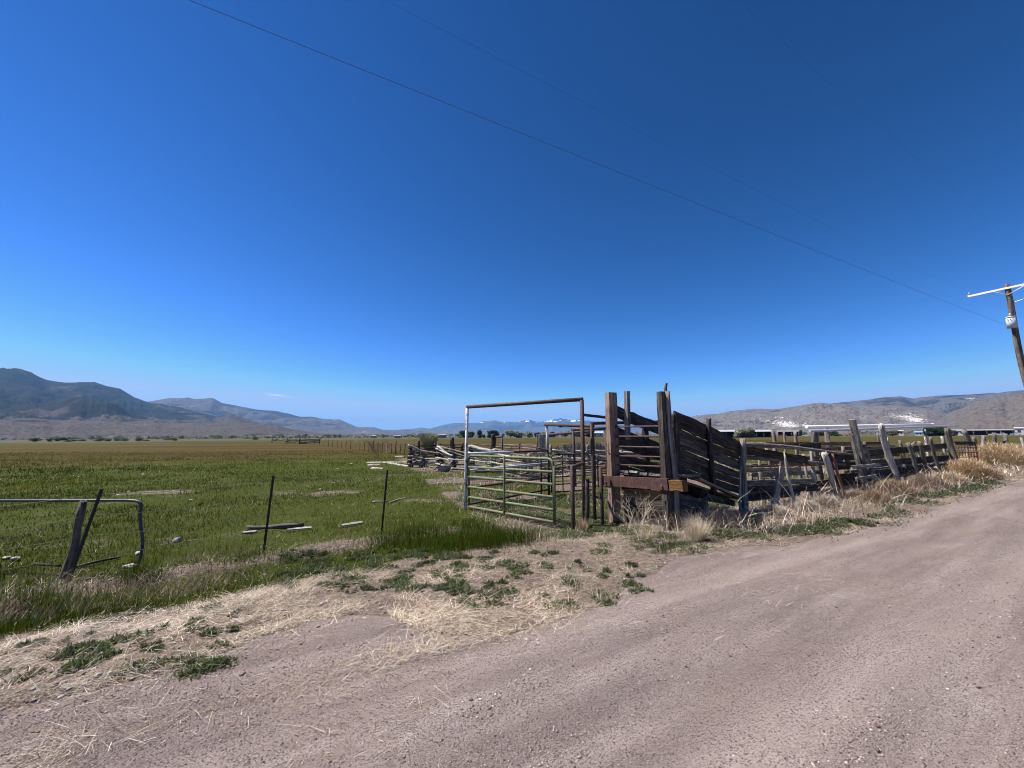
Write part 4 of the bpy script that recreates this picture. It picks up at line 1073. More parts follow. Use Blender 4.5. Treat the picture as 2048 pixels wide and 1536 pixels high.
for i, (pa, pb, w, mt, of) in enumerate((((1500, 950), (1640, 944), .13, 'grey_wood', .9), ((1560, 926), (1700, 922), .12, 'grey_wood', .8), ((1600, 972), (1720, 958), .18, 'dark_wood', .45), ((1690, 946), (1830, 930), .14, 'grey_wood', .5), ((1490, 985), (1560, 980), .14, 'grey_wood', .6), ((1780, 905), (1890, 899), .12, 'grey_wood', .5), ((1640, 985), (1760, 962), .16, 'grey_wood', .35))):
    plank('board', F_(*pa, of), F_(*pb, of), w, .04, UPV, M[mt], fo, 280 + i, .015, .06)
for i, (pxb, pxt, pyt, r_, of, mt) in enumerate(((1612, 1606, 908, .045, .5, 'pale_wood'), (1692, 1686, 893, .05, .5, 'grey_wood'), (1806, 1800, 880, .06, .4, 'grey_wood'), (1843, 1836, 892, .05, .45, 'pale_wood'), (1520, 1517, 905, .05, .7, 'grey_wood'))):
    b = FG(pxb, of); log('post', down(b, .2), F_(pxt, pyt, of), r_, r_ * .85, M[mt], fo, 290 + i, knots=3, bend=.015, rough=.16)
for i, (pxb, pxt, pyt, r_, of, mt) in enumerate(((1538, 1533, 897, .05, .9, 'grey_wood'), (1628, 1622, 896, .055, .7, 'pale_wood'), (1716, 1709, 884, .05, .5, 'grey_wood'), (1779, 1772, 876, .06, .6, 'pale_wood'), (1868, 1862, 884, .06, .5, 'grey_wood'), (1890, 1884, 872, .07, .4, 'pale_wood'))):
    b = FG(pxb, of); log('post', down(b, .2), F_(pxt, pyt, of), r_, r_ * .85, M[mt], fo, 330 + i, knots=3, bend=.015, rough=.16)
for i, (pa, pb, w, mt, of) in enumerate((((1486, 940), (1600, 938), .10, 'grey_wood', .55), ((1650, 922), (1800, 909), .11, 'grey_wood', .7), ((1730, 934), (1890, 921), .11, 'grey_wood', .6), ((1520, 918), (1660, 915), .10, 'red_wood', 1.1))):
    plank('board', F_(*pa, of), F_(*pb, of), w, .04, UPV, M[mt], fo, 340 + i, .015, .06)
# rear line of the same corral
s1 = 4.2
def B_(px, py, off=0.0): return ONS(px, py, s1 + off)
fb = thing('rear_corral_fence', 'rear corral fence of knotty grey posts and reddish boards, field behind it', 'fence', on_ground(B_(1600, 900)))
for (pxb, pxt, pyt, r, kn) in ((1549, 1546, 859, .085, 4), (1573, 1567, 862, .045, 2), (1594, 1589.5, 863, .075, 4), (1632, 1626, 860, .13, 3), (1637, 1634, 862, .06, 1), (1658, 1650.5, 851, .10, 5), (1720, 1716, 862, .06, 2), (1760, 1755, 865, .06, 2)):
    b = on_ground(B_(pxb, 900)); log('post', down(b, .2), B_(pxt, pyt), r, r * .8, M['grey_wood'], fb, pxb, knots=kn, bend=.008, rough=.16)
for (pa, pb, w, mt) in (((1530, 888), (1768, 886.5), .13, 'red_wood'), ((1575, 893), (1790, 890.5), .05, 'pale_wood'), ((1600, 899), (1790, 895), .13, 'red_wood'), ((1540, 925), (1780, 914), .12, 'red_wood'), ((1670, 909), (1790, 905), .06, 'pale_wood')):
    p, q = B_(*pa, -.12), B_(*pb, -.12)
    for k in range(3): plank('board', p.lerp(q, k / 3), p.lerp(q, (k + 1) / 3), w, .04, UPV, M[mt], fb, 300 + int(pa[1]) * 3 + k, .012, .04)
plank('board', B_(1600, 893, -.3), B_(1641, 890, -.3), .22, .05, UPV, M['dark_wood'], fb, 399, .0, .03)
P_a, P_b = on_ground(B_(1500, 900, -.6)), on_ground(B_(1546, 900, -1.0))
tube_panel('dark tube panel under the first rails right of the chute', P_a, P_b, .95, .25, 3, 3, .02, 'black_steel', .05)
# red painted post, standing in the line of the boards
b = on_ground(ONS(1853, 900, 2.4)); o = thing('red_post', 'rusty red and white peeling steel post in the corral line', 'post', b)
pipe('post', down(b, .2), ONS(1849, 858, 2.4), .055, M['tan_rust'], o)
# irrigation pipes laid along the post tops
def long_pipe(label, pa, pb, off, r, m):
    p, q = ONS(*pa, off), ONS(*pb, off)
    o = thing('irrigation_pipe', label, 'pipe', p, 'irrigation pipes along the corral'); pipe('tube', p, q, r, M[m], o, 16)
    d = (q - p).normalized(); pipe('coupling', q - d * .28, q - d * .02, r * 1.14, M[m], o, 16); return o
long_pipe('white irrigation pipe, upper and thicker of the two laid along the corral posts', (1613, 854), (1867, 849), 2.55, .052, 'white_paint')
long_pipe('grey white irrigation pipe, lower one with the far end poking past the gnarled post', (1620, 862), (1911, 851.5), 2.35, .040, 'galv')
long_pipe('thin white rail pipe running low behind the dark corral boards', (1700, 903), (1935, 898), 2.9, .022, 'white_paint')

# fence posts further along the road
fq = thing('post_row', 'row of leaning knotty grey fence posts standing behind the tall tan tumbleweeds', 'fence', FG(1960, .6))
for (pxb, pxt, pyt, r, sd) in ((1944, 1929, 860, .13, 1), (1955, 1948, 873, .10, 2), (1971, 1965, 871, .10, 3), (1998, 1986, 867, .12, 4), (2012, 2011, 871, .12, 5), (1974, 1969, 881, .08, 6), (2042, 2043, 875, .09, 7)):
    b = FG(pxb, .6); log('post', down(b, .2), F_(pxt, pyt, .6), r, r * .8, M['grey_wood'], fq, 400 + sd, knots=5, bend=.02, rough=.2)
plank('board', F_(1985, 890, .6), F_(2016, 884, .6), .22, .05, UPV, M['dark_wood'], fq, 410)
# rusty grid panel
o = thing('rusty_grid', 'rusty wire grid panel leaning in the weeds at the corral end', 'panel', FG(1915, .1))
ga, gb = F_(1908, 886, .1), F_(1950, 886, .1); gc, gd_ = F_(1918, 945, .1), F_(1958, 940, .1)
pl_ = [[ga.lerp(gb, k / 7), gc.lerp(gd_, k / 7)] for k in range(8)] + [[ga.lerp(gc, k / 6), gb.lerp(gd_, k / 6)] for k in range(7)]
multisweep('grid', pl_, .018, M['bright_rust'], o, 6)
plank('frame_board', gb + Vector((0, 0, .02)), gd_, .16, .05, ROADU, M['red_wood'], o, 420)
plank('frame_board', ga, gb, .14, .05, UPV, M['dark_wood'], o, 421)

# ------------------------------------------------------------------ log pens on the left
def PT(px, Y, z=None):
    q = XYpx(px, Y); 
    return q if z is None else Vector((q.x, q.y, z))
pen = thing('log_pen', 'old stacked log pen with bleached rails left of the green gate', 'fence', PT(905, 23.5))
posts = [(823, 25.0, 891), (849, 25.5, 897), (882, 24.6, 886), (908, 23.4, 874), (945, 22.6, 889), (990, 21.4, 868), (1052, 18.3, 917)]
pp = []
for i, (px, Yq, ty) in enumerate(posts):
    b = PT(px, Yq); t = ATY(px - 3 if i != 5 else 985, ty, Yq); pp.append(b)
    log('post', down(b, .2), t, .16 if i != 3 else .19, .12, M['dark_wood'], pen, 500 + i, knots=4, bend=.008, rough=.14)
rr_ = random.Random(5)
for i in range(len(pp) - 1):
    a, b = pp[i], pp[i + 1]; n = 6 if i != 1 else 5
    for k in range(n):
        if i == 1 and k in (3,): continue
        za = .12 + k * .23 + rr_.uniform(-.05, .05) + (.12 if i in (0, 2) else 0); zb = .06 + k * .20 + rr_.uniform(-.07, .07) - (.22 * (k > 2) if i in (0, 3, 4) else 0)
        r = rr_.uniform(.045, .07); d = (b - a).normalized(); s_ = Vector((d.y, -d.x, 0)) * (.12 if k % 2 else .20)
        log('rail', a - d * .25 + UPV * za + s_, b + d * .25 + UPV * zb + s_, r, r * .8, M['pale_wood' if rr_.random() < .5 else 'grey_wood'], pen, 520 + i * 10 + k, knots=2, bend=.006)
log('brace', ATY(875, 893, 24.4), ATY(915, 925, 23.2), .07, .06, M['pale_wood'], pen, 590, knots=1)
log('rail', ATY(938, 893, 22.4), ATY(985, 903, 21.2), .10, .09, M['pale_wood'], pen, 591, knots=1)
log('rail', ATY(985, 901, 21.2), ATY(1022, 905, 20.6), .08, .06, M['pale_wood'], pen, 592, knots=1)
log('brace', ATY(838, 934, 25.2), ATY(850, 922, 25.1), .06, .05, M['grey_wood'], pen, 593)
rear = thing('rear_log_fence', 'dark weathered log fence at the back of the left pen', 'fence', PT(860, 33))
rp = [PT(819, 27.5), PT(838, 33), PT(871, 36), PT(925, 37), PT(985, 36), PT(1040, 34), PT(1080, 31)]
for i, b in enumerate(rp):
    log('post', down(b, .2), b + UPV * (1.35 + .25 * (i % 3 == 1)), .12, .1, M['dark_wood'], rear, 600 + i, knots=3, bend=.01)
    if i:
        a = rp[i - 1]
        for k in range(5):
            log('rail', a + UPV * (.2 + .24 * k + .04 * (i % 2)), b + UPV * (.18 + .24 * k - .03 * (k % 2)), .065, .055, M['dark_wood'] if i < 4 else M['grey_wood'], rear, 620 + i * 8 + k, knots=1, bend=.006)
sidep = thing('side_log_fence', 'broken grey log fence between the second gateway and the back boards', 'fence', PT(1100, 22))
sp_ = [PT(1060, 18.2), PT(1100, 21), PT(1135, 24), PT(1175, 22), PT(1240, 21), PT(1330, 20.5)]
for i, b in enumerate(sp_):
    log('post', down(b, .2), b + UPV * (1.15 + .3 * (i % 2)), .10, .09, M['grey_wood'], sidep, 700 + i, knots=4, bend=.012)
    if i:
        a = sp_[i - 1]
        for k in range(5):
            z0, z1 = .12 + .24 * k + rr_.uniform(-.12, .12), .12 + .22 * k + rr_.uniform(-.12, .12)
            log('rail', a + UPV * z0, b + UPV * z1, .06, .05, M['pale_wood' if rr_.random() < .45 else 'grey_wood'], sidep, 720 + i * 8 + k, knots=1, bend=.008)
# tall weathered boards set on end behind the alley
PTa, PTb = PT(1118, 31), PT(1345, 31)
wb = thing('board_windbreak', 'row of upright weathered boards forming a windbreak across the back of the pens', 'fence', PTa)
nb_ = 62; rw = random.Random(9)
for i in range(nb_):
    b = PTa.lerp(PTb, (i + .5) / nb_); lean = (-.35 + .02 * i if i < 14 else rw.uniform(-.04, .04))
    b = Vector((b.x, b.y + rw.uniform(-.02, .02), h1(b.x, b.y)))
    hh = rw.uniform(1.33, 1.48) * (.75 + .25 * min(1, i / 10))
    plank('board', down(b, .05), b + Vector((lean, 0, hh)), (PTb - PTa).length / nb_ * rw.uniform(.86, 1.04), .03, Vector((math.cos(rw.uniform(-.15, .75)), -math.sin(rw.uniform(.1, .7)), 0)), M['board_wood'], wb, 800 + i, .0, .03)
for z in (.35, 1.05): plank('rail', PTa + UPV * z + Vector((0, .06, 0)), PTb + UPV * z + Vector((0, .06, 0)), .1, .05, UPV, M['grey_wood'], wb, 880 + int(z * 10))
o = thing('upright_slab', 'tall grey board slab standing upright under the sloping brown pipe', 'board', PT(1083, 25))
for k, px in enumerate((1081, 1086)):
    b = PT(px, 25); plank('board', down(b, .1), ATY(px + .5, 873, 25), .22, .05, Vector((1, 0, 0)), M['board_wood'], o, 890 + k, 0, .04)
# loose rails and boards heaped in the pens
hp = [(1010, 938, 1098, 927, 16.5), (1050, 912, 1095, 906, 20), (1075, 896, 1130, 908, 24), (1105, 900, 1175, 912, 23), (960, 955, 1045, 963, 17), (1000, 968, 1085, 972, 15.5), (1110, 930, 1180, 918, 19), (1120, 940, 1190, 946, 17), (1200, 925, 1240, 935, 16), (930, 962, 990, 955, 17.5), (1040, 948, 1100, 958, 16.5), (1125, 915, 1185, 925, 20)]
rh = random.Random(21)
for k in range(22):
    xa = rh.uniform(940, 1190); Yq = rh.uniform(15, 24); yb_ = 872 + 1.95 * FPX / Yq
    ya = yb_ - rh.uniform(4, 34) * 15 / Yq; hp.append((xa, ya, xa + rh.uniform(35, 85) * 16 / Yq, ya + rh.uniform(-9, 10), Yq))
for i, (xa, ya, xb, yb, Yq) in enumerate(hp):
    p, q = ATY(xa, ya, Yq), ATY(xb, yb, Yq + .6)
    p.z = max(p.z, h1(p.x, p.y) + .06); q.z = max(q.z, h1(q.x, q.y) + .06)
    o = log('loose_rail', p, q, .05, .04, M['pale_wood' if i % 2 else 'grey_wood'], None, 900 + i, knots=1, bend=.006)
    tag(o, 'weathered loose rails heaped over the broken pens behind the green gate', 'log', 'loose rails heaped in the pens')

# ------------------------------------------------------------------ wire fence on the left with the bent pipe gate
wf = thing('wire_fence', 'sagging wire fence on dark steel stakes at the pasture edge', 'fence', G(525, 1108))
tp = [(G(128, 1168), (203, 978)), (G(525, 1112), (547, 951)), (G(762, 1066), (775, 940))]
tops = []
for i, (b, t) in enumerate(tp):
    tt_ = top_at(b, *t); tops.append((b, tt_))
    M_, L_ = frame(down(b, .2), tt_, Vector((1, 0, 0)))
    vs, fs = [], []
    bx(vs, fs, (0, 0, L_ / 2), (.038, .007, L_)); bx(vs, fs, (0, .014, L_ / 2), (.007, .026, L_))
    o_ = link('steel_stake', mesh(vs, fs, False), M['black_steel'], wf, M_); setpm(o_, M_)
wb0 = G(122, 1160); log('wooden_post', down(wb0, .2), top_at(wb0, 169, 1003), .052, .042, M['pole_wood'], wf, 950, knots=4, bend=.012)
wires = []
left_end = (G(-260, 1215), None); 
lb = G(-300, 1230); lt = lb + UPV * 1.05
for f in (.95, .72, .5, .3, .14):
    p = [lb + (lt - lb) * f] + [b + (t - b) * f for b, t in tops] + [GL + UPV * (1.2 * f)]
    for a, b in zip(p[:-1], p[1:]): wires.append(sag(a, b, .03 + .05 * rr_.random(), 10))
multisweep('wire', wires, .0026, M['wire'], wf, 4)
netp = []
for i in range(0, 46):
    f = i / 46; b0 = lb.lerp(tops[0][0], f * 2) if f < .5 else tops[0][0].lerp(tops[1][0], f * 2 - 1)
    netp.append([b0 + UPV * .12, b0 + UPV * .12 + UPV * .62])
multisweep('wire_netting', netp, .0016, M['wire'], wf, 3)
bg0 = G(271, 1143)
o = thing('bent_pipe_gate', 'bent grey pipe gate frame hanging on the wire fence at the left edge', 'gate', bg0)
Yg = bg0.y
c1 = ATY(284, 1003, Yg); 
pts = [ATY(-330, 1001, Yg + .0), ATY(120, 1001, Yg), ATY(255, 1000.5, Yg), c1, ATY(279, 1035, Yg), ATY(286, 1080, Yg), ATY(283, 1108, Yg), down(bg0, .05)]
sweep('frame', fillet(pts[:4], .01, 2)[:-1] + fillet([pts[2], c1, pts[4], pts[5], pts[6], pts[7]], .10, 6)[1:], .021, M['steel'], o, 12)
multisweep('brace_wire', [sag(ATY(279, 1011, Yg), ATY(-200, 1125, Yg), .02, 10)], .004, M['wire'], o, 5)

# ------------------------------------------------------------------ things lying in the pasture
def lying(px0, py0, px1, py1, r, m, label, cat='log', seed=0, name='fallen_log', grp=None, r1=None):
    a, b = G(px0, py0), G(px1, py1); a.z += r * .8; b.z += r * .8
    return tag(log(name, a, b, r, r1 or r * .85, M[m], None, seed, knots=2, bend=.01), label, cat, grp)
lying(494, 1060, 606, 1055, .055, 'grey_wood', 'thick grey fallen log behind the nearer wire fence stakes', seed=1001)
def lboard(px0, py0, px1, py1, w, m, label, seed, name='fallen_board', cat='board', grp=None):
    a, b = G(px0, py0), G(px1, py1); a.z += .035; b.z += .035
    return tag(plank(name, a, b, w, .025, Vector((0, 1, .25)), M[m], None, seed, .01, .02), label, cat, grp)
lboard(684, 1054, 726, 1047, .06, 'pale_wood', 'short white board lying near the right wire fence stake', 1010)
lboard(485, 1069, 512, 1066, .06, 'pale_wood', 'little pale board in front of the fallen grey log', 1011)
lboard(573, 1063, 622, 1058, .05, 'pale_wood', 'thin pale strip beside the right end of the fallen log', 1012)
lboard(733, 926, 812, 925, .22, 'pale_wood', 'longest pale board lying in the grass before the log pen', 1013)
lboard(735, 931, 760, 930, .25, 'pale_wood', 'stubby pale board below the longest pale board', 1014)
lboard(742, 937, 765, 938, .2, 'pale_wood', 'lowest pale board of those by the log pen', 1015)
lboard(776, 927, 815, 933, .16, 'pale_wood', 'slanting pale board across the end of the longest board', 1016)
lboard(790, 914, 806, 913, .2, 'pale_wood', 'farthest pale board, just left of the log pen', 1017)
lying(745, 1005, 775, 1004, .022, 'pale_wood', 'slim pale branch lying across the right stake', seed=1020, name='fallen_branch', cat='branch')
lying(780, 1006, 813, 996, .025, 'pale_wood', 'forked pale branch lying right of the right stake', seed=1021, name='fallen_branch', cat='branch', r1=.012)
lying(62, 1130, 120, 1133, .018, 'dark_wood', 'dark stick lying left of the leaning wooden post', seed=1022, name='fallen_branch', cat='branch')
lying(130, 1140, 240, 1116, .022, 'grey_wood', 'long grey stick lying between the leaning posts and bent gate', seed=1023, name='fallen_branch', cat='branch')
def rock(px, py, r, label, m='rock', sc=(1, 1, .8), seed=0, name='rock', cat='rock', grp=None):
    q = G(px, py); rnd = random.Random(seed)
    bm_v = [Vector(v) for v in IV]; fs = [tuple(f) for f in IF]
    # one midpoint subdivision, then jitter
    cache, nf = {}, []
    def mp(a, b):
        k = (min(a, b), max(a, b))
        if k not in cache: bm_v.append(((bm_v[a] + bm_v[b]) / 2).normalized()); cache[k] = len(bm_v) - 1
        return cache[k]
    for a, b, c in fs:
        ab, bc, ca = mp(a, b), mp(b, c), mp(c, a); nf += [(a, ab, ca), (b, bc, ab), (c, ca, bc), (ab, bc, ca)]
    vs = [Vector((v.x * sc[0], v.y * sc[1], v.z * sc[2])) * r * rnd.uniform(.78, 1.15) for v in bm_v]
    M_ = Matrix.Translation(q + Vector((0, 0, r * sc[2] * .6)))
    return tag(link(name, mesh(vs, nf, False), M[m], None, M_), label, cat, grp)
rock(354, 1085, .075, 'largest pale rock, lying in the grass right of the bent gate', seed=3)
rock(278, 1110, .055, 'white rock right beside the foot of the bent gate', seed=4)
rock(259, 1134, .07, 'flat tan rock left of the foot of the bent gate', sc=(1.3, 1, .4), seed=5)
for i, (px, py) in enumerate(((285, 949), (421, 964), (236, 992), (115, 993), (508, 951), (380, 1001), (640, 980), (648, 984), (345, 982), (258, 984), (30, 1119), (12, 1117), (590, 952), (668, 966), (675, 938), (702, 929), (865, 945))):
    rock(px, py, random.Random(i).uniform(.03, .06) * (1.0 if py > 940 else 1.5), 'small pale stones dotted about the pasture grass', sc=(1.3, 1, .6), seed=20 + i, name='stone', grp='pale stones in the pasture')
tr = G(888, 943)
o = thing('feed_trough', 'dented blue grey metal trough on its side by the log pen', 'trough', tr)
vs, fs = [], []
for j, (zz, k) in enumerate(((0, .8), (.30, 1.0))):
    for i in range(12):
        a = 6.283 * i / 12; vs.append(tr + Vector((.42 * k * math.cos(a), .2 * k * math.sin(a), zz + .02)))
fs += [(i, (i + 1) % 12, 12 + (i + 1) % 12, 12 + i) for i in range(12)] + [tuple(range(11, -1, -1))]
link('tub', mesh([v - tr for v in vs], fs), flat('trough_metal', (.22, .25, .29), .45, .25, 6, .4, .3), o, Matrix.Translation(tr))
plank('lid', tr + Vector((-.55, .1, .1)), tr + Vector((-.05, .15, .55)), .3, .03, Vector((0, 1, 0)), M['dark_wood'], o, 1030)
# ------------------------------------------------------------------ dry plants that stand alone
def branchy(root, h, spread, n, rnd, r0=.006, sub=3, lean=Vector((0, 0, 0))):
    """paths of a dead plant: stems from one root, each with forks"""
    paths = []
    def grow(p, d, L, lvl):
        pts = [p]; q = p.copy(); dd = d.copy()
        for k in range(5):
            dd = (dd + Vector((rnd.uniform(-.25, .25), rnd.uniform(-.25, .25), rnd.uniform(-.08, .16)))).normalized()
            q = q + dd * (L / 5); q.z = max(q.z, root.z + .01); pts.append(q.copy())
            if lvl < sub and k >= 1:
                for _ in range(2 if lvl < 2 else 1):
                    a = rnd.uniform(0, 6.28); s = (dd + Vector((math.cos(a), math.sin(a), rnd.uniform(-.2, .4))) * .8).normalized()
                    grow(q, s, L * rnd.uniform(.35, .6), lvl + 1)
        paths.append((pts, lvl))
    for i in range(n):
        a = 6.28 * i / n + rnd.uniform(-.4, .4)
        grow(root.copy(), (Vector((math.cos(a), math.sin(a), 0)) * spread + UPV + lean).normalized(), h * rnd.uniform(.7, 1.05), 0)
    return paths
def twig_mesh(name, paths, base, r, col, m, parent=None, jit=.2, n=3):
    V, F, C, k = [], [], [], 0
    for pts, lvl in paths:
        rr = r * (.6 ** lvl)
        vs, fs = sweep_geo([p - base for p in pts], rr, n, rr * .4)
        c = np.array(col[random.randrange(len(col))]) * random.uniform(1 - jit, 1 + jit)
        for f in fs:
            if len(f) == 4: F += [(f[0] + k, f[1] + k, f[2] + k), (f[0] + k, f[2] + k, f[3] + k)]
        V += [tuple(v) for v in vs]; C += [c] * len(vs); k += len(vs)
    return link(name, npmesh(np.array(V), np.array(F), np.array(C)), M[m], parent, Matrix.Translation(base))
rp_ = random.Random(77)
b = G(1274, 1072)
o = twig_mesh('dead_shrub', branchy(b, .66, .75, 7, rp_, sub=1), b, .0065, [(.48, .40, .30), (.40, .33, .25)], 'twig')
tag(o, 'bare pale dead shrub with forked stems under the steel bumper', 'shrub')
b = G(1024, 985)
o = twig_mesh('dead_shrub', branchy(b, .38, .6, 6, rp_, sub=2), b, .006, [(.45, .35, .20)], 'twig')
tag(o, 'small yellowish dead stalks seen through the green gate', 'shrub')
b = G(757, 917)
o = twig_mesh('dead_shrub', branchy(b, 1.5, .7, 10, rp_, sub=2), b, .012, [(.16, .115, .10)], 'twig')
tag(o, 'sparse dark bare bush alone in the pasture left of the log pen', 'shrub')
# bunchgrass tuft
def tuft(name, b, n, h, w, col, label, spread=.5, mat='straw', cat='grass clump'):
    a = RNG.uniform(0, 6.28, n); q = RNG.uniform(0, .11, n)
    v, f, c = blades(q * np.cos(a), q * np.sin(a), 0 * a - .01, h * RNG.uniform(.35, 1.0, n), RNG.uniform(.003, .0055, n), RNG.uniform(0, spread, n), a + RNG.normal(0, .5, n), pal(col, n, .2), 3, .35)
    return tag(link(name, npmesh(v, f, c), M[mat], None, Matrix.Translation(b)), label, cat)
tuft('bunchgrass', G(1393, 1082), 900, .50, 0, [(.58, .48, .33), (.50, .40, .27), (.64, .55, .42)], 'tall straw coloured bunchgrass clump right of the front chute post')
tuft('bunchgrass', G(1292, 1078), 420, .26, 0, [(.56, .47, .33), (.48, .38, .25)], 'low straw coloured clump between the two front chute posts', .8)
tuft('bunchgrass', G(1163, 1062), 420, .30, 0, [(.38, .28, .18), (.30, .2, .12)], 'reddish brown dry tuft round the foot of the gateway post', .35)
# tumbleweeds
def tumble(b, rx, rz, n, col, label, grp=None, r=.006, seed=0, nt=3000, cat='tumbleweed'):
    """a dry ball-shaped weed: a cage of curved forking stems with fine twigs all through it"""
    rnd = random.Random(seed); o = thing('tumbleweed', label, cat, b, grp)
    P = []
    for i in range(n):
        a = rnd.uniform(0, 6.28); e = rnd.uniform(-.1, 1.35); d = Vector((math.cos(a) * math.cos(e), math.sin(a) * math.cos(e), math.sin(e)))
        pts = []
        for k in range(6):
            f = k / 5; bend_ = Vector((-d.y, d.x, .2)) * .25 * math.sin(f * 3.1) * rnd.uniform(-1, 1)
            q = Vector((d.x * rx * f, d.y * rx * f, abs(d.z) * rz * f + .25 * rz * f * (1 - f))) + bend_ * rx
            pts.append(b + q)
        P.append((pts, 0))
    twig_mesh('stems', P, b, r, col, 'twig', o)
    a = RNG.uniform(0, 6.28, nt); e = np.arcsin(RNG.uniform(0, 1, nt)); q = RNG.uniform(.25, 1, nt) ** .5
    x, y, z = rx * q * np.cos(a) * np.cos(e), rx * q * np.sin(a) * np.cos(e), rz * q * np.sin(e)
    sc = max(rx, .3)
    v, f, c = blades(x, y, z, RNG.uniform(.08, .26, nt) * sc ** .5, np.full(nt, r * .9), RNG.uniform(0, 1.1, nt), a + RNG.normal(0, 1.1, nt), pal(col, nt, .25), 3, .9)
    link('twigs', npmesh(v, f, c), M['twig'], o, Matrix.Translation(b))
    return o
TAN = [(.52, .38, .22), (.45, .32, .18), (.58, .45, .29), (.36, .25, .14)]
BRN = [(.27, .18, .11), (.21, .14, .09), (.33, .24, .16), (.30, .21, .14)]
PAL = [(.46, .40, .32), (.40, .33, .26), (.36, .30, .25)]
def FT(px, off): q = FG(px, off); return q
tumble(FT(1992, -.3), 1.24, 1.22, 160, TAN, 'biggest golden tumbleweed heap at the far end of the corral', r=.014, seed=1, nt=9000)
tumble(FT(2034, -.1), 1.61, 0.99, 140, TAN + PAL, 'pale tan tumbleweed heap below the utility pole at the right edge', r=.014, seed=2, nt=8000)
tumble(FT(1928, -.6), 0.68, 0.72, 110, TAN, 'tan tumbleweed banked against the rusty grid panel', r=.011, seed=3, nt=5000)
tumble(FT(1958, -1.0), 0.56, 0.35, 60, BRN, 'dark brown flattened tumbleweed in front of the golden heap', r=.010, seed=4, nt=2500)
tumble(FT(1775, -.75), 0.50, 0.41, 90, BRN, 'reddish brown tumbleweed at the foot of the big leaning log post', r=.007, seed=5, nt=5000)
tumble(FT(1738, -.9), 0.31, 0.27, 60, BRN, 'brown tumbleweed lying before the board ladder between the fence posts', r=.006, seed=6, nt=3000)
tumble(FT(1845, -.8), 0.53, 0.41, 80, PAL + BRN, 'greyish tumbleweed below the forked fence post', r=.008, seed=7, nt=4500)
tumble(FT(1885, -.9), 0.53, 0.41, 80, PAL + TAN, 'light tumbleweed at the foot of the gnarled thick post', r=.009, seed=8, nt=4500)
tumble(FT(1640, -.55), 0.29, 0.25, 70, PAL, 'pale tangled tumbleweed left of the thick split post', r=.006, seed=9, nt=3500)
tumble(FT(1600, -.5), 0.26, 0.21, 60, PAL, 'pale tumbleweed at the foot of the pointed log post', r=.005, seed=10, nt=3000)
tumble(FT(1545, -.5), 0.24, 0.19, 60, PAL, 'pale tumbleweed under the leaning plank prop', r=.005, seed=11, nt=3000)
tumble(FT(1495, -.5), 0.21, 0.18, 60, PAL + BRN, 'brownish tumbleweed at the chute end beside the log upright', r=.005, seed=12, nt=2600)
tumble(G(1440, 1052), .42, .36, 70, BRN + PAL, 'curly brown tumbleweed in the dark hollow under the chute side', r=.005, seed=13, nt=3000)
tumble(FT(1560, 1.6), 0.29, 0.33, 60, PAL, 'curling dry tumbleweed inside the corral behind the plank prop', r=.006, seed=14, nt=1800)
tumble(FT(1700, -.45), 0.26, 0.22, 60, PAL + BRN, 'grey brown tumbleweed right of the thick split post', r=.006, seed=15, nt=3000)

# ------------------------------------------------------------------ trees
TREEMESH = {}
def crown_mesh(seed, w, h, n, leaf, col, lobes=7, airy=.0, zlow=.12):
    rg = np.random.default_rng(seed)
    L = []
    for i in range(lobes):
        a = rg.uniform(0, 6.28); q = rg.uniform(.1, .62)
        L.append((q * math.cos(a) * w / 2, q * math.sin(a) * w / 2, h * rg.uniform(zlow + .12, .74), rg.uniform(.26, .42)))
    L.append((0, 0, h * .62, .42)); L = np.array(L)
    k = rg.integers(0, len(L), n); d = rg.normal(0, 1, (n, 3)); d /= np.linalg.norm(d, axis=1)[:, None]
    q = rg.uniform(.35, 1.0, n) ** .6
    P = np.stack([L[k, 0] + d[:, 0] * q * L[k, 3] * w * .72, L[k, 1] + d[:, 1] * q * L[k, 3] * w * .72, L[k, 2] + d[:, 2] * q * L[k, 3] * h * .6], 1)
    P[:, 2] = np.clip(P[:, 2], h * zlow * .6, h * 1.0)
    A, B = rg.normal(0, 1, (n, 3)), rg.normal(0, 1, (n, 3)); sz = leaf * rg.uniform(.5, 1.3, (n, 1))
    A = A / np.linalg.norm(A, axis=1)[:, None] * sz; B = B / np.linalg.norm(B, axis=1)[:, None] * sz * .7
    V = np.stack([P - A, P + B, P + A, P - B], 1).reshape(-1, 3)
    F = np.arange(4 * n).reshape(-1, 4)
    c = np.array(col)[rg.integers(0, len(col), n)] * (.75 + .5 * rg.uniform(0, 1, (len(L), 1)))[k] * rg.uniform(.8, 1.2, (n, 1))
    return npmesh(V, F, np.repeat(c, 4, 0))
def trunk_mesh(h, r, seed, w):
    rnd = random.Random(seed); V, F = [], []
    def add(pts, ra, rb):
        vs, fs = sweep_geo(pts, ra, 6, rb); k = len(V); V.extend(vs); F.extend([tuple(i + k for i in f) for f in fs])
    add([Vector((0, 0, -.2)), Vector((.1 * r, 0, h * .2)), Vector((0, .2 * r, h * .5)), Vector((.2 * r, 0, h * .75))], r, r * .3)
    for i in range(5):
        a = rnd.uniform(0, 6.28); q = rnd.uniform(.25, .5)
        add([Vector((0, 0, h * (.14 + .06 * i))), Vector((math.cos(a) * w * q * .5, math.sin(a) * w * q * .5, h * (.35 + .07 * i))), Vector((math.cos(a) * w * q * .8, math.sin(a) * w * q * .8, h * (.55 + .06 * i)))], r * .5, r * .15)
    return mesh(V, F)
DARKT = [(0.042, 0.063, 0.030), (0.054, 0.078, 0.036), (0.033, 0.051, 0.027), (0.072, 0.093, 0.045)]
PALET = [(0.264, 0.281, 0.176), (0.316, 0.325, 0.220), (0.211, 0.237, 0.140), (0.369, 0.369, 0.264)]
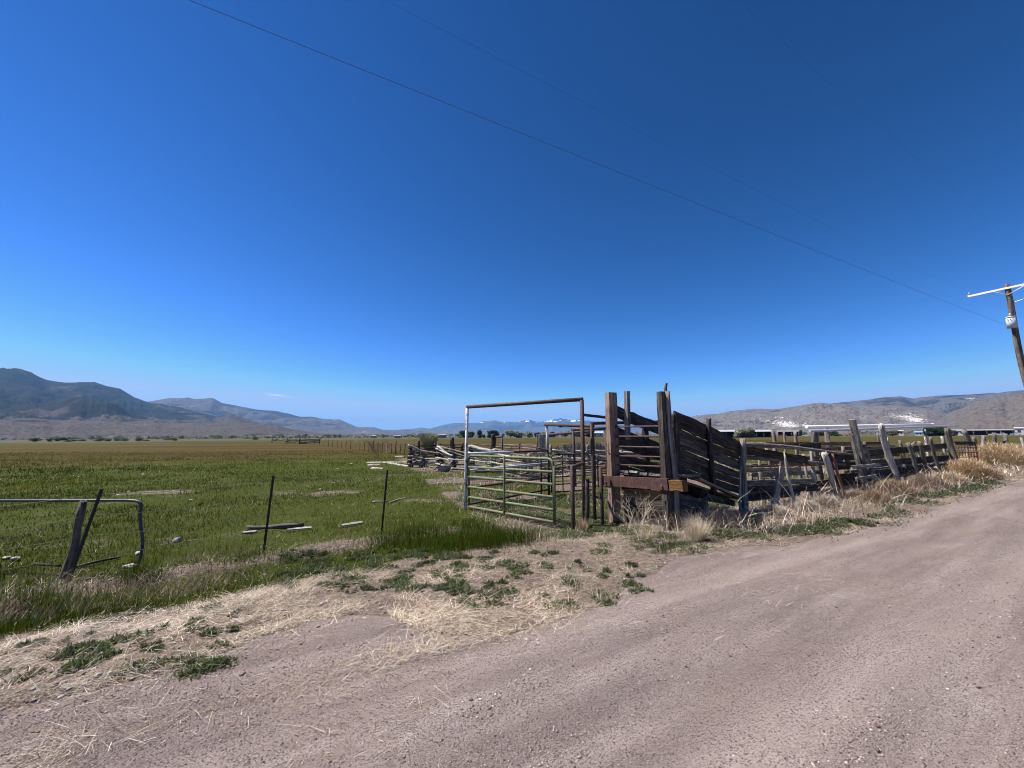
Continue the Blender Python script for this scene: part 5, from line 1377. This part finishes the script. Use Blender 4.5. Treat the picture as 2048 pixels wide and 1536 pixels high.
MIDT = [(0.087, 0.119, 0.050), (0.112, 0.147, 0.067), (0.070, 0.098, 0.042)]
GREYT = [(0.130, 0.130, 0.094), (0.163, 0.156, 0.114), (0.104, 0.107, 0.075)]
bark = flat('bark', (.075, .06, .05), .9, .3, 3, .05, 0, .5)
def tree(px, ytop, wpx, D, col, label, n=520, seed=0, group=None, zlow=.04, name='tree', leafk=1.0, cat='tree', lobes=7):
    b = XYpx(px, D); top = ATY(px, ytop, D).z; h = max(1.0, top - b.z)
    d = ray(px, 872); k = D / d.y * math.hypot(d.x, d.y) / math.hypot(d.x, d.y)
    w = 1.2 * wpx / FPX * D
    o = thing(name, label, cat, b, group)
    cm = crown_mesh(seed * 31 + 7, w, h, n, leafk * max(.2, min(.75, h * .10)), col, lobes, 0, zlow)
    link('crown', cm, M['foliage'], o, Matrix.Translation(b))
    link('trunk', trunk_mesh(h, max(.10, h * .024), seed, w), bark, o, Matrix.Translation(b)); return o
T = [
 # left field edge
 (72, 874, 17, 300, MIDT, 'lone round bush at the field edge below the dark mountain, leftmost'),
 (100, 877, 9, 330, DARKT, 'small dark bush just right of the leftmost round bush'),
 (116, 876, 9, 300, DARKT, 'narrow dark bush, first of the close pair on the far left'),
 (129, 873, 16, 295, MIDT, 'bigger green bush of the close pair on the far left'),
 (138, 880, 9, 290, DARKT, 'low dark bush tucked against the close pair on the far left'),
 (150, 879, 8, 340, DARKT, 'tiny dark bush right of the close pair'),
 (167, 878, 14, 340, DARKT, 'wide low dark bush left of the spreading grey green tree'),
 (204, 874, 20, 300, GREYT, 'spreading grey green tree on the left field edge'),
 (218, 877, 12, 320, DARKT, 'dark bush touching the spreading grey green tree'),
 (235, 877, 12, 340, MIDT, 'rounded bush standing midway along the left field edge'),
 (251, 876, 13, 300, MIDT, 'domed green bush left of the paired bushes'),
 (281, 876, 14, 300, MIDT, 'left bush of the paired bushes on the left field edge'),
 (294, 879, 10, 300, MIDT, 'right bush of the paired bushes on the left field edge'),
 (334, 876, 14, 380, GREYT, 'hazy grey bush left of the upright poplar like tree'),
 (350, 874, 11, 330, MIDT, 'upright narrow tree in the middle of the left field edge'),
 (510, 874, 13, 360, MIDT, 'taller tree ending the hazy bushes before the old stockyard'),
 # centre
 (928, 860, 22, 430, DARKT, 'dark spreading tree just left of the white gateway post'),
 (944, 863, 15, 430, DARKT, 'dark tree just right of the white gateway post'),
 (959, 857.5, 13, 430, DARKT, 'narrow tall dark tree between the gateway posts'),
 (966, 867, 9, 425, GREYT, 'little pale bush beside the narrow tall dark tree'),
 (979, 859, 15, 430, DARKT, 'left half of the dark cluster above the tall log'),
 (990, 859, 13, 432, DARKT, 'right half of the dark cluster above the tall log'),
 (1021, 858, 18, 400, PALET, 'pale willow, left and largest of the pale cluster above the gate'),
 (1033, 859, 16, 402, PALET, 'middle pale willow of the cluster above the gate'),
 (1042, 864, 9, 400, PALET, 'smallest pale willow, right of the cluster above the gate'),
 (1058, 861, 17, 400, PALET, 'single round pale willow right of the cluster'),
 (1074, 864, 12, 430, DARKT, 'dark tree behind the sloping brown pipe end'),
 (1090, 861, 12, 420, PALET, 'pale tree behind the second gateway white post'),
 (1104, 862, 14, 430, DARKT, 'dark tree right of the second gateway white post'),
 (1130, 860, 20, 390, PALET, 'broad pale green tree centred under the second gateway lintel'),
 (1158, 862, 16, 410, DARKT, 'dark tree left of the gateway brown post'),
 (1176, 861, 18, 390, GREYT, 'grey green tree between the gateway brown post and pipe post'),
 (1196, 862, 20, 430, DARKT, 'dark tree above the white farmhouse roof'),
 (1236, 862, 16, 420, DARKT, 'dark tree glimpsed through the chute bars'),
 (1262, 864, 14, 420, MIDT, 'green tree glimpsed between the chute planks'),
 # right
 (1480, 856, 26, 230, PALET, 'left pale green tree of the pair before the open sheds'),
 (1496, 853, 30, 232, PALET, 'right and taller pale green tree of the pair before the open sheds'),
 (1600, 859, 12, 420, DARKT, 'small dark tree between the knotty rear posts'),
 (1641, 862, 16, 300, DARKT, 'dark low tree behind the thick rear post'),
 (1668, 861, 22, 300, DARKT, 'dark tree under the white irrigation pipe'),
 (1785, 860, 26, 240, GREYT, 'grey green bush right of the big leaning log post'),
 (1862, 852, 24, 260, DARKT, 'dark green tree left of the gnarled thick post, below the pipe'),
 (1884, 850, 26, 262, DARKT, 'dark green tree touching the gnarled thick post, below the pipe'),
 (1905, 858, 18, 255, GREYT, 'greyish bush right of the gnarled thick post'),
 (2046, 864, 10, 300, DARKT, 'small dark bush under the white building on the right edge'),
]
for i, (px, yt, wp, D, col, lab) in enumerate(T):
    tree(px, yt, wp, D, col, lab, n=1800 if D < 270 else 1100, seed=i + 1)
# near willow bush
b = XYpx(858, 46); o = thing('willow_bush', 'feathery pale green willow bush behind the log pen', 'bush', b)
h_ = ATY(858, 868, 46).z - b.z; n = 5200
a = RNG.uniform(0, 6.28, n); e = RNG.uniform(0, 1, n); q = (RNG.uniform(0, 1, n) ** .5) * (.25 + 1.0 * np.sin(np.clip(e * 1.15 + .25, 0, 1.6)))
v, f, c = blades(q * .95 * np.cos(a), q * .95 * np.sin(a), e * h_ * .9, RNG.uniform(.25, .6, n), np.full(n, .035), RNG.uniform(0, .5, n), a, pal([(.19, .20, .12), (.24, .24, .16), (.15, .165, .09)], n), 2, .5)
link('crown', npmesh(v, f, c), M['foliage'], o, Matrix.Translation(b))
twp = branchy(b, h_ * .9, .35, 12, random.Random(3), sub=0)
twig_mesh('stems', twp, b, .025, [(.16, .12, .09)], 'twig', o)
# hazy far wood that reads as one band
nT = 420; pxs = np.concatenate([RNG.uniform(395, 870, 330), RNG.uniform(880, 1300, 90), RNG.uniform(-60, 400, 110), RNG.uniform(1540, 2060, 60)]); Vc, Fc, Cc, kk = [], [], [], 0
protos = []
for s_ in range(5):
    for cset in (GREYT, PALET, MIDT):
        m_ = crown_mesh(900 + s_ * 3 + len(cset), 7, 5, 60, .8, cset, 4)
        vv_ = np.zeros(len(m_.vertices) * 3, np.float32); m_.vertices.foreach_get('co', vv_)
        cc_ = np.zeros(len(m_.vertices) * 4, np.float32); m_.attributes['Col'].data.foreach_get('color', cc_)
        protos.append((vv_.reshape(-1, 3), cc_.reshape(-1, 4)[:, :3])); bpy.data.meshes.remove(m_)
for i, px in enumerate(pxs):
    D = RNG.uniform(560, 1500); q = XYpx(px, D); vv_, cc_ = protos[RNG.integers(0, len(protos))]; sc = RNG.uniform(.6, 1.7) * D / 620
    Vc.append(vv_ * [sc, sc, sc * .9] + [q.x, q.y, q.z - .3]); Cc.append(cc_); Fc.append(np.arange(len(vv_)).reshape(-1, 4) + kk); kk += len(vv_)
tag(link('far_tree_line', npmesh(np.concatenate(Vc), np.concatenate(Fc), np.concatenate(Cc)), M['foliage']), kind='stuff')

# ------------------------------------------------------------------ farm buildings far across the field
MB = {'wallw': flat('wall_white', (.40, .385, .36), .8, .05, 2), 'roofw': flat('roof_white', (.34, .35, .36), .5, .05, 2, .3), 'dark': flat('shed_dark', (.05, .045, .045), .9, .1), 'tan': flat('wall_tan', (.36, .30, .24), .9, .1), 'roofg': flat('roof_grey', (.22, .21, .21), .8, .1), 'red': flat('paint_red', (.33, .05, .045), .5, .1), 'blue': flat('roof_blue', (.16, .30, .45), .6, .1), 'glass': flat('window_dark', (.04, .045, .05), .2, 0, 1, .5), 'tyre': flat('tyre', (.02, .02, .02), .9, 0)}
def house(px, D, wpx, y_eave, y_ridge, label, wall='wallw', roof='roofg', openf=False, depth=9, cat='house', name='farm_house', nwin=3):
    b = XYpx(px, D); ax = Vector((b.x, b.y, 0)).normalized(); sd = Vector((ax.y, -ax.x, 0))
    slant = math.hypot(b.x, b.y); wid = wpx / FPX * D * (D / slant) if abs(px - 1024) > 600 else wpx / FPX * D
    ze, zr = ATY(px, y_eave, D).z, ATY(px, y_ridge, D).z; zb = b.z - .1
    zr = max(zr, ze + .3)
    o = thing(name, label, cat, b)
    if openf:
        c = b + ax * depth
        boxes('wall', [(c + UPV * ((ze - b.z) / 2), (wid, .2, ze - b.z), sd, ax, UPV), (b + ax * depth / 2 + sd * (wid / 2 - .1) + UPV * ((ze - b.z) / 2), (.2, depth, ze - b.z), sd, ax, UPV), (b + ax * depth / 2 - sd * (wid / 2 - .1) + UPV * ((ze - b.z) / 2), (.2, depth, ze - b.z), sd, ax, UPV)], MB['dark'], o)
        n = max(3, int(wid / 7))
        for k in range(n + 1): pipe('post', b + sd * (wid * (k / n - .5)) * .985, b + sd * (wid * (k / n - .5)) * .985 + UPV * (ze - b.z), .14, MB['tan'], o, 8)
    else:
        boxes('wall', [(b + ax * depth / 2 + UPV * ((ze - zb) / 2 - .05), (wid, depth, ze - zb), sd, ax, UPV)], MB[wall], o)
        for k in range(nwin):
            p = b - ax * .04 + sd * (wid * ((k + .5) / nwin - .5)) + UPV * ((ze - b.z) * .55)
            w_ = boxes('window', [(p, (min(1.6, wid / nwin * .4), .1, (ze - b.z) * .36), sd, ax, UPV)], MB['glass'], o)
    vs = []; hw = wid / 2 + .4; 
    for s in (-1, 1):
        vs += [b + sd * s * hw - ax * .5 + UPV * (ze - b.z), b + sd * s * hw + ax * depth / 2 + UPV * (zr - b.z), b + sd * s * hw + ax * (depth + .5) + UPV * (ze - b.z), b + sd * s * hw + ax * (depth + .5) + UPV * (ze - b.z - .18), b + sd * s * hw - ax * .5 + UPV * (ze - b.z - .18)]
    fs = [(0, 1, 6, 5), (1, 2, 7, 6), (2, 3, 8, 7), (3, 4, 9, 8), (4, 0, 5, 9), (0, 4, 3, 2, 1), (5, 6, 7, 8, 9)]
    link('roof', mesh([v - b for v in vs], fs, False), MB[roof], o, Matrix.Translation(b)); return o
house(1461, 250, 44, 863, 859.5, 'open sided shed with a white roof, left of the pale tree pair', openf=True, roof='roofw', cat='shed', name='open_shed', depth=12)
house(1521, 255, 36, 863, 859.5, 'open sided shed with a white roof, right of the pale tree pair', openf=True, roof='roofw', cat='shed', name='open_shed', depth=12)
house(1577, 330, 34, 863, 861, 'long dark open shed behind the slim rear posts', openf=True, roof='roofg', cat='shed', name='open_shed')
house(1196, 400, 20, 866, 862.5, 'white farmhouse between the pipe post and the chute', roof='roofw', nwin=2)
house(1155, 440, 14, 868, 866, 'small pale house behind the gateway brown post', wall='tan', nwin=2)
house(1103, 440, 18, 868, 865.5, 'small white house right of the second gateway white post', nwin=3)
house(932, 460, 12, 869.5, 867.5, 'small tan house touching the white gateway post', wall='tan', nwin=2)
house(884, 460, 16, 870, 868, 'low tan house left of the tall dark log post', wall='tan', nwin=3)
house(795, 560, 12, 871.5, 870, 'tiny pale house among the far trees above the log pen corner', wall='tan', nwin=2)
house(748, 560, 8, 871.5, 870, 'tiny white house among the far trees left of the pen', nwin=2)
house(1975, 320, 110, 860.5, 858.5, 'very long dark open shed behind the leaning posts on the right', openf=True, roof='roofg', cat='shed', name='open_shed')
house(1916, 290, 22, 861.5, 858.5, 'low white house right of the dark trees', nwin=3)
house(2040, 300, 18, 856.5, 854, 'tall white building at the right edge of the field', roof='roofw', cat='barn', name='barn', nwin=1)
house(1838, 300, 14, 864.5, 862, 'blue roofed low building left of the red post', roof='blue', nwin=2)
house(1803, 310, 9, 862, 860, 'little white roofed hut above the grey green bush', roof='roofw', nwin=1)
def vehicle(px, D, L, hgt, mat, label, name='parked_truck', cat='truck'):
    b = XYpx(px, D); ax = Vector((b.x, b.y, 0)).normalized(); sd = Vector((ax.y, -ax.x, 0)); o = thing(name, label, cat, b)
    prof = [(-.5, .25), (-.5, .55), (-.12, .58), (-.05, 1.0), (.2, 1.0), (.28, .62), (.5, .55), (.5, .25)]
    vs = [sd * (x * L) + ax * y + UPV * (z * hgt) for y in (0, 1.9) for x, z in prof]; n = len(prof)
    fs = [tuple(range(n)), tuple(range(2 * n - 1, n - 1, -1))] + [(i, n + i, n + (i + 1) % n, (i + 1) % n) for i in range(n)]
    link('body', mesh(vs, fs, False), MB[mat], o, Matrix.Translation(b))
    for x in (-.32, .32):
        for y in (.05, 1.65):
            p = b + sd * (x * L) + ax * y + UPV * (.2 * hgt); pipe('wheel', p, p + ax * .25, .2 * hgt, MB['tyre'], o, 12)
    boxes('window', [(b + sd * (.06 * L) - ax * .02 + UPV * (.8 * hgt), (.22 * L, .05, .25 * hgt), sd, ax, UPV)], MB['glass'], o)
vehicle(1988, 285, 5.2, 1.9, 'wallw', 'white pickup parked before the long dark shed, left one')
vehicle(2004, 285, 5.2, 1.9, 'wallw', 'white pickup parked before the long dark shed, middle one')
vehicle(2032, 285, 5.4, 2.0, 'roofw', 'white pickup parked next to the tall white building')
vehicle(1700, 290, 5.6, 2.3, 'red', 'red truck parked at the field edge under the white pipes')
vehicle(1565, 300, 5.2, 2.0, 'red', 'red truck parked beside the long dark open shed')
vehicle(1612, 310, 5.2, 2.1, 'wallw', 'white truck parked right of the small dark tree')
# old stockyard and wire fence far out in the pasture
o = thing('far_stockyard', 'low dark stockyard rails far out in the pasture, left of centre', 'fence', PT(590, 120))
sy_ = [PT(545, 150), PT(575, 128), PT(600, 118), PT(640, 130)]
for i, b in enumerate(sy_):
    log('post', b, b + UPV * 1.7, .16, .14, M['dark_wood'], o, 1100 + i)
    if i:
        for k in range(4): log('rail', sy_[i - 1] + UPV * (.3 + .33 * k), b + UPV * (.3 + .33 * k), .12, .1, M['dark_wood'], o, 1110 + i * 5 + k, knots=0)
o = thing('far_wire_fence', 'line of thin stakes and wire crossing the pasture left of the log pen', 'fence', PT(700, 70))
fa, fb_ = PT(612, 118), PT(838, 38)
for i in range(26):
    f = i / 25; q = PT(612 + 226 * f, 1 / ((1 - f) / 118 + f / 38)); hh = 1.25 + .25 * (i % 5 == 0)
    log('stake', down(q, .1), q + UPV * hh, .045 if i % 5 else .08, .04, M['dark_wood'] if i % 7 != 4 else M['pale_wood'], o, 1150 + i, n=6, knots=0)
pathsf = []
for z in (.45, .8, 1.15):
    pathsf.append([PT(612 + 226 * (i / 20), 1 / ((1 - i / 20) / 118 + (i / 20) / 38)) + UPV * z for i in range(21)])
multisweep('wire', pathsf, .008, M['wire'], o, 4)

# ------------------------------------------------------------------ utility pole and lines
PB = XYpx(2062, 22.5); PB = on_ground(ATY(2060, 900, 22.5))
PTOP = ATY(2011.5, 569, 22.5)
po = thing('utility_pole', 'brown wooden utility pole with crossarm and transformer at the right edge', 'utility pole', PB)
PB = on_ground(Vector((PTOP.x + .25, 22.5, 0))); po.location = PB
log('pole', down(PB, .3), PTOP, .17, .125, M['pole_wood'], po, 1200, n=16, bend=.002, rough=.03, knots=0)
def along_pole(py):  # point on the pole axis at a given picture height
    k = (ATY(2011, py, 22.5).z - PB.z) / (PTOP.z - PB.z); return PB.lerp(PTOP, k)
ac = along_pole(578) - ROADN * 0 + Vector((-.05, -.17, 0))
ac.z += .02
plank('crossarm', ac + ROADN * 1.66 + UPV * -.02, ac - ROADN * 1.66 + UPV * .02, .12, .10, UPV, M['arm_paint'], po, 1201, 0, .003)
for k in (1, -1):
    pipe('arm_brace', ac + ROADN * (.62 * k) - UPV * .05 - ROADU * .06, along_pole(591) - ROADU * .16, .018, M['galv'], po, 8)
for k in (1.58, -1.58):
    q = ac + ROADN * k + UPV * .05; pipe('insulator', q, q + UPV * .16, .05, M['porcelain'], po, 10)
xc = along_pole(646) - ROADU * .32 - ROADN * -.05
t0 = xc - UPV * .34; 
can = pipe('transformer', t0, t0 + UPV * .62, .20, M['can_grey'], po, 20); 
pipe('lid', t0 + UPV * .62, t0 + UPV * .69, .215, M['can_grey'], can, 20); pipe('bushing', t0 + UPV * .69 + ROADU * .05, t0 + UPV * .92 + ROADU * .05, .055, M['porcelain'], can, 10)
for k in (-1, 0, 1): pipe('terminal', t0 + UPV * .5 + ROADN * (.1 * k) - ROADU * .19, t0 + UPV * .5 + ROADN * (.1 * k) - ROADU * .25, .02, M['black_steel'], can, 8)
sweep('service_cable', [t0 + UPV * .2 - ROADU * .2, t0 - UPV * .15 - ROADU * .12, t0 - UPV * .4 + ROADU * .1, t0 - UPV * .5 + ROADU * .25], .014, M['black_steel'], po, 6)
br0 = along_pole(607); br1 = br0 - ROADN * .75 + UPV * .16
pipe('cutout_bracket', br0, br1, .022, M['galv'], po, 8); pipe('cutout', br1 - UPV * .25, br1 + UPV * .18, .06, M['porcelain'], po, 10)
FARP = PB + (-ROADU) * 95
def line(name, label, p, q, drop, r=.009):
    b = p; pts = sag(p, q, drop, 60)
    o = sweep(name, pts, r, M['cable'], None, 6); return tag(o, label, 'power line')
lo = along_pole(657)
far_lo = lo - ROADU * 62 + UPV * .2
line('power_line', 'dark low cable crossing the whole sky from upper left to the pole transformer', lo, ATY(412, 0, 4.2) + (ATY(412, 0, 4.2) - lo) * .5, .11, .0034)
l2 = ac + ROADN * 1.58 + UPV * .2
e2 = ATY(830, 0, 5.8); line('power_line', 'faint thin wire running to the left tip of the crossarm', l2, e2 + (e2 - l2) * .5, .35, .0013)
l3 = ac - ROADN * 1.58 + UPV * .2
e3 = ATY(1490, 0, 9.5); line('power_line', 'faint thin wire running to the right tip of the crossarm', l3, e3 + (e3 - l3) * .5, .3, .0013)
q = XYpx(2026, 270); o = thing('far_pole', 'thin distant pole standing before the white building', 'utility pole', q)
log('pole', q, ATY(2026, 846, 270), .16, .12, M['pole_wood'], o, 1250, knots=0)

# ------------------------------------------------------------------ the one small cloud
cdir = ray(556, 791).normalized(); cc = CAM + cdir * 34000
cx = Vector((cdir.y, -cdir.x, 0)).normalized(); cy = cdir; cz = cx.cross(cy); cz = cz if cz.z > 0 else -cz
rc = random.Random(2); vs, fs = [], []
for k in range(70):
    a = rc.gauss(0, .42); a = max(-1, min(1, a)); wd_ = (1 - abs(a)) ** .7
    c = cx * (1250 * a) - cz * (.13 * 1250 * a) + cz * rc.gauss(0, 45 * wd_) + cy * rc.uniform(-300, 300)
    rx_, rz_ = rc.uniform(160, 420) * (.4 + .6 * wd_), rc.uniform(25, 75) * (.35 + .65 * wd_)
    k0 = len(vs)
    for v in IV: vs.append(c + cx * (v[0] * rx_) + cy * (v[1] * rx_ * .6) + cz * (v[2] * rz_ - v[0] * rx_ * .13))
    fs += [tuple(int(i) + k0 for i in f) for f in IF]
clm = NT('cloud')
tp_ = clm.n('BsdfTransparent'); df_ = clm.n('BsdfDiffuse', inp={'Color': (.95, .95, .96, 1)}); tl_ = clm.n('BsdfTranslucent', inp={'Color': (.95, .95, .96, 1)})
m1 = clm.n('MixShader', inp={0: .5, 1: df_.outputs[0], 2: tl_.outputs[0]})
m2 = clm.n('MixShader', inp={0: .045, 1: tp_.outputs[0], 2: m1.outputs[0]}); clm.t.links.new(m2.outputs[0], clm.out.inputs['Surface'])
co = link('cloud', mesh(vs, fs), clm.m, None, Matrix.Translation(cc))
sb = co.modifiers.new('soft', 'SUBSURF'); sb.levels = 1; sb.render_levels = 1
tag(co, 'single small wisp of white cloud above the distant ridge', 'cloud')
# ------------------------------------------------------------------ sky, sun, air
SUN_EL = 58.0
sx, sy = -.99, .14
sun_dir = Vector((sx * math.cos(R(SUN_EL)) / math.hypot(sx, sy), sy * math.cos(R(SUN_EL)) / math.hypot(sx, sy), math.sin(R(SUN_EL))))
w = bpy.data.worlds.new('World'); SC.world = w; w.use_nodes = True
nt = w.node_tree
bg = nt.nodes['Background']
sk = nt.nodes.new('ShaderNodeTexSky'); sk.sky_type = 'NISHITA'; sk.sun_disc = False
sk.sun_elevation = R(SUN_EL); sk.sun_rotation = math.atan2(sun_dir.x, sun_dir.y)
sk.altitude = 1800; sk.air_density = 1.0; sk.dust_density = .1; sk.ozone_density = 3.0
# the phone's deep, contrasty blue: a power and gain per channel on the physical sky
sep = nt.nodes.new('ShaderNodeSeparateColor'); mu = nt.nodes.new('ShaderNodeCombineXYZ'); nt.links.new(sk.outputs[0], sep.inputs[0])
for ch, (pw, gain) in enumerate(((2.4, .082), (1.70, .208), (1.72, .246))):
    a1 = nt.nodes.new('ShaderNodeMath'); a1.operation = 'POWER'; a1.inputs[1].default_value = pw; nt.links.new(sep.outputs[ch], a1.inputs[0])
    a2 = nt.nodes.new('ShaderNodeMath'); a2.operation = 'MULTIPLY'; a2.inputs[1].default_value = gain; nt.links.new(a1.outputs[0], a2.inputs[0])
    nt.links.new(a2.outputs[0], mu.inputs[ch])
mn = nt.nodes.new('ShaderNodeVectorMath'); mn.operation = 'MINIMUM'; mn.inputs[1].default_value = (2.2, 3.2, 5)
nt.links.new(mu.outputs[0], mn.inputs[0])
nt.links.new(mn.outputs[0], bg.inputs[0]); bg.inputs[1].default_value = .1
sd = bpy.data.lights.new('sun', 'SUN'); sd.energy = 5.0; sd.angle = R(.5); sd.color = (1, .955, .90)
so = bpy.data.objects.new('sun', sd); COL.objects.link(so)
so.rotation_euler = (-sun_dir).to_track_quat('-Z', 'Y').to_euler(); so.location = (0, 0, 60)
SC.view_settings.view_transform = 'Standard'; SC.view_settings.look = 'None'; SC.view_settings.exposure = .95; SC.view_settings.gamma = 1
# air between here and the ranges
hz = NT('haze')
pv = hz.n('VolumePrincipled', inp={'Color': (.21, .50, .95, 1), 'Density': 3.7e-5, 'Anisotropy': .1})
hz.t.links.new(pv.outputs[0], hz.out.inputs['Volume'])
tag(boxes('haze', [((0, 0, 525 - 1.3), (46000, 46000, 1050))], hz.m), kind='stuff')
SC.cycles.max_bounces = 5; SC.cycles.diffuse_bounces = 2; SC.cycles.transmission_bounces = 3; SC.cycles.volume_bounces = 0
SC.cycles.use_adaptive_sampling = True; SC.cycles.adaptive_threshold = .012
SC.cycles.use_denoising = True
SC.cycles.pixel_filter_type = 'BLACKMAN_HARRIS'; SC.cycles.filter_width = 1.0
SC.cycles.transparent_max_bounces = 40
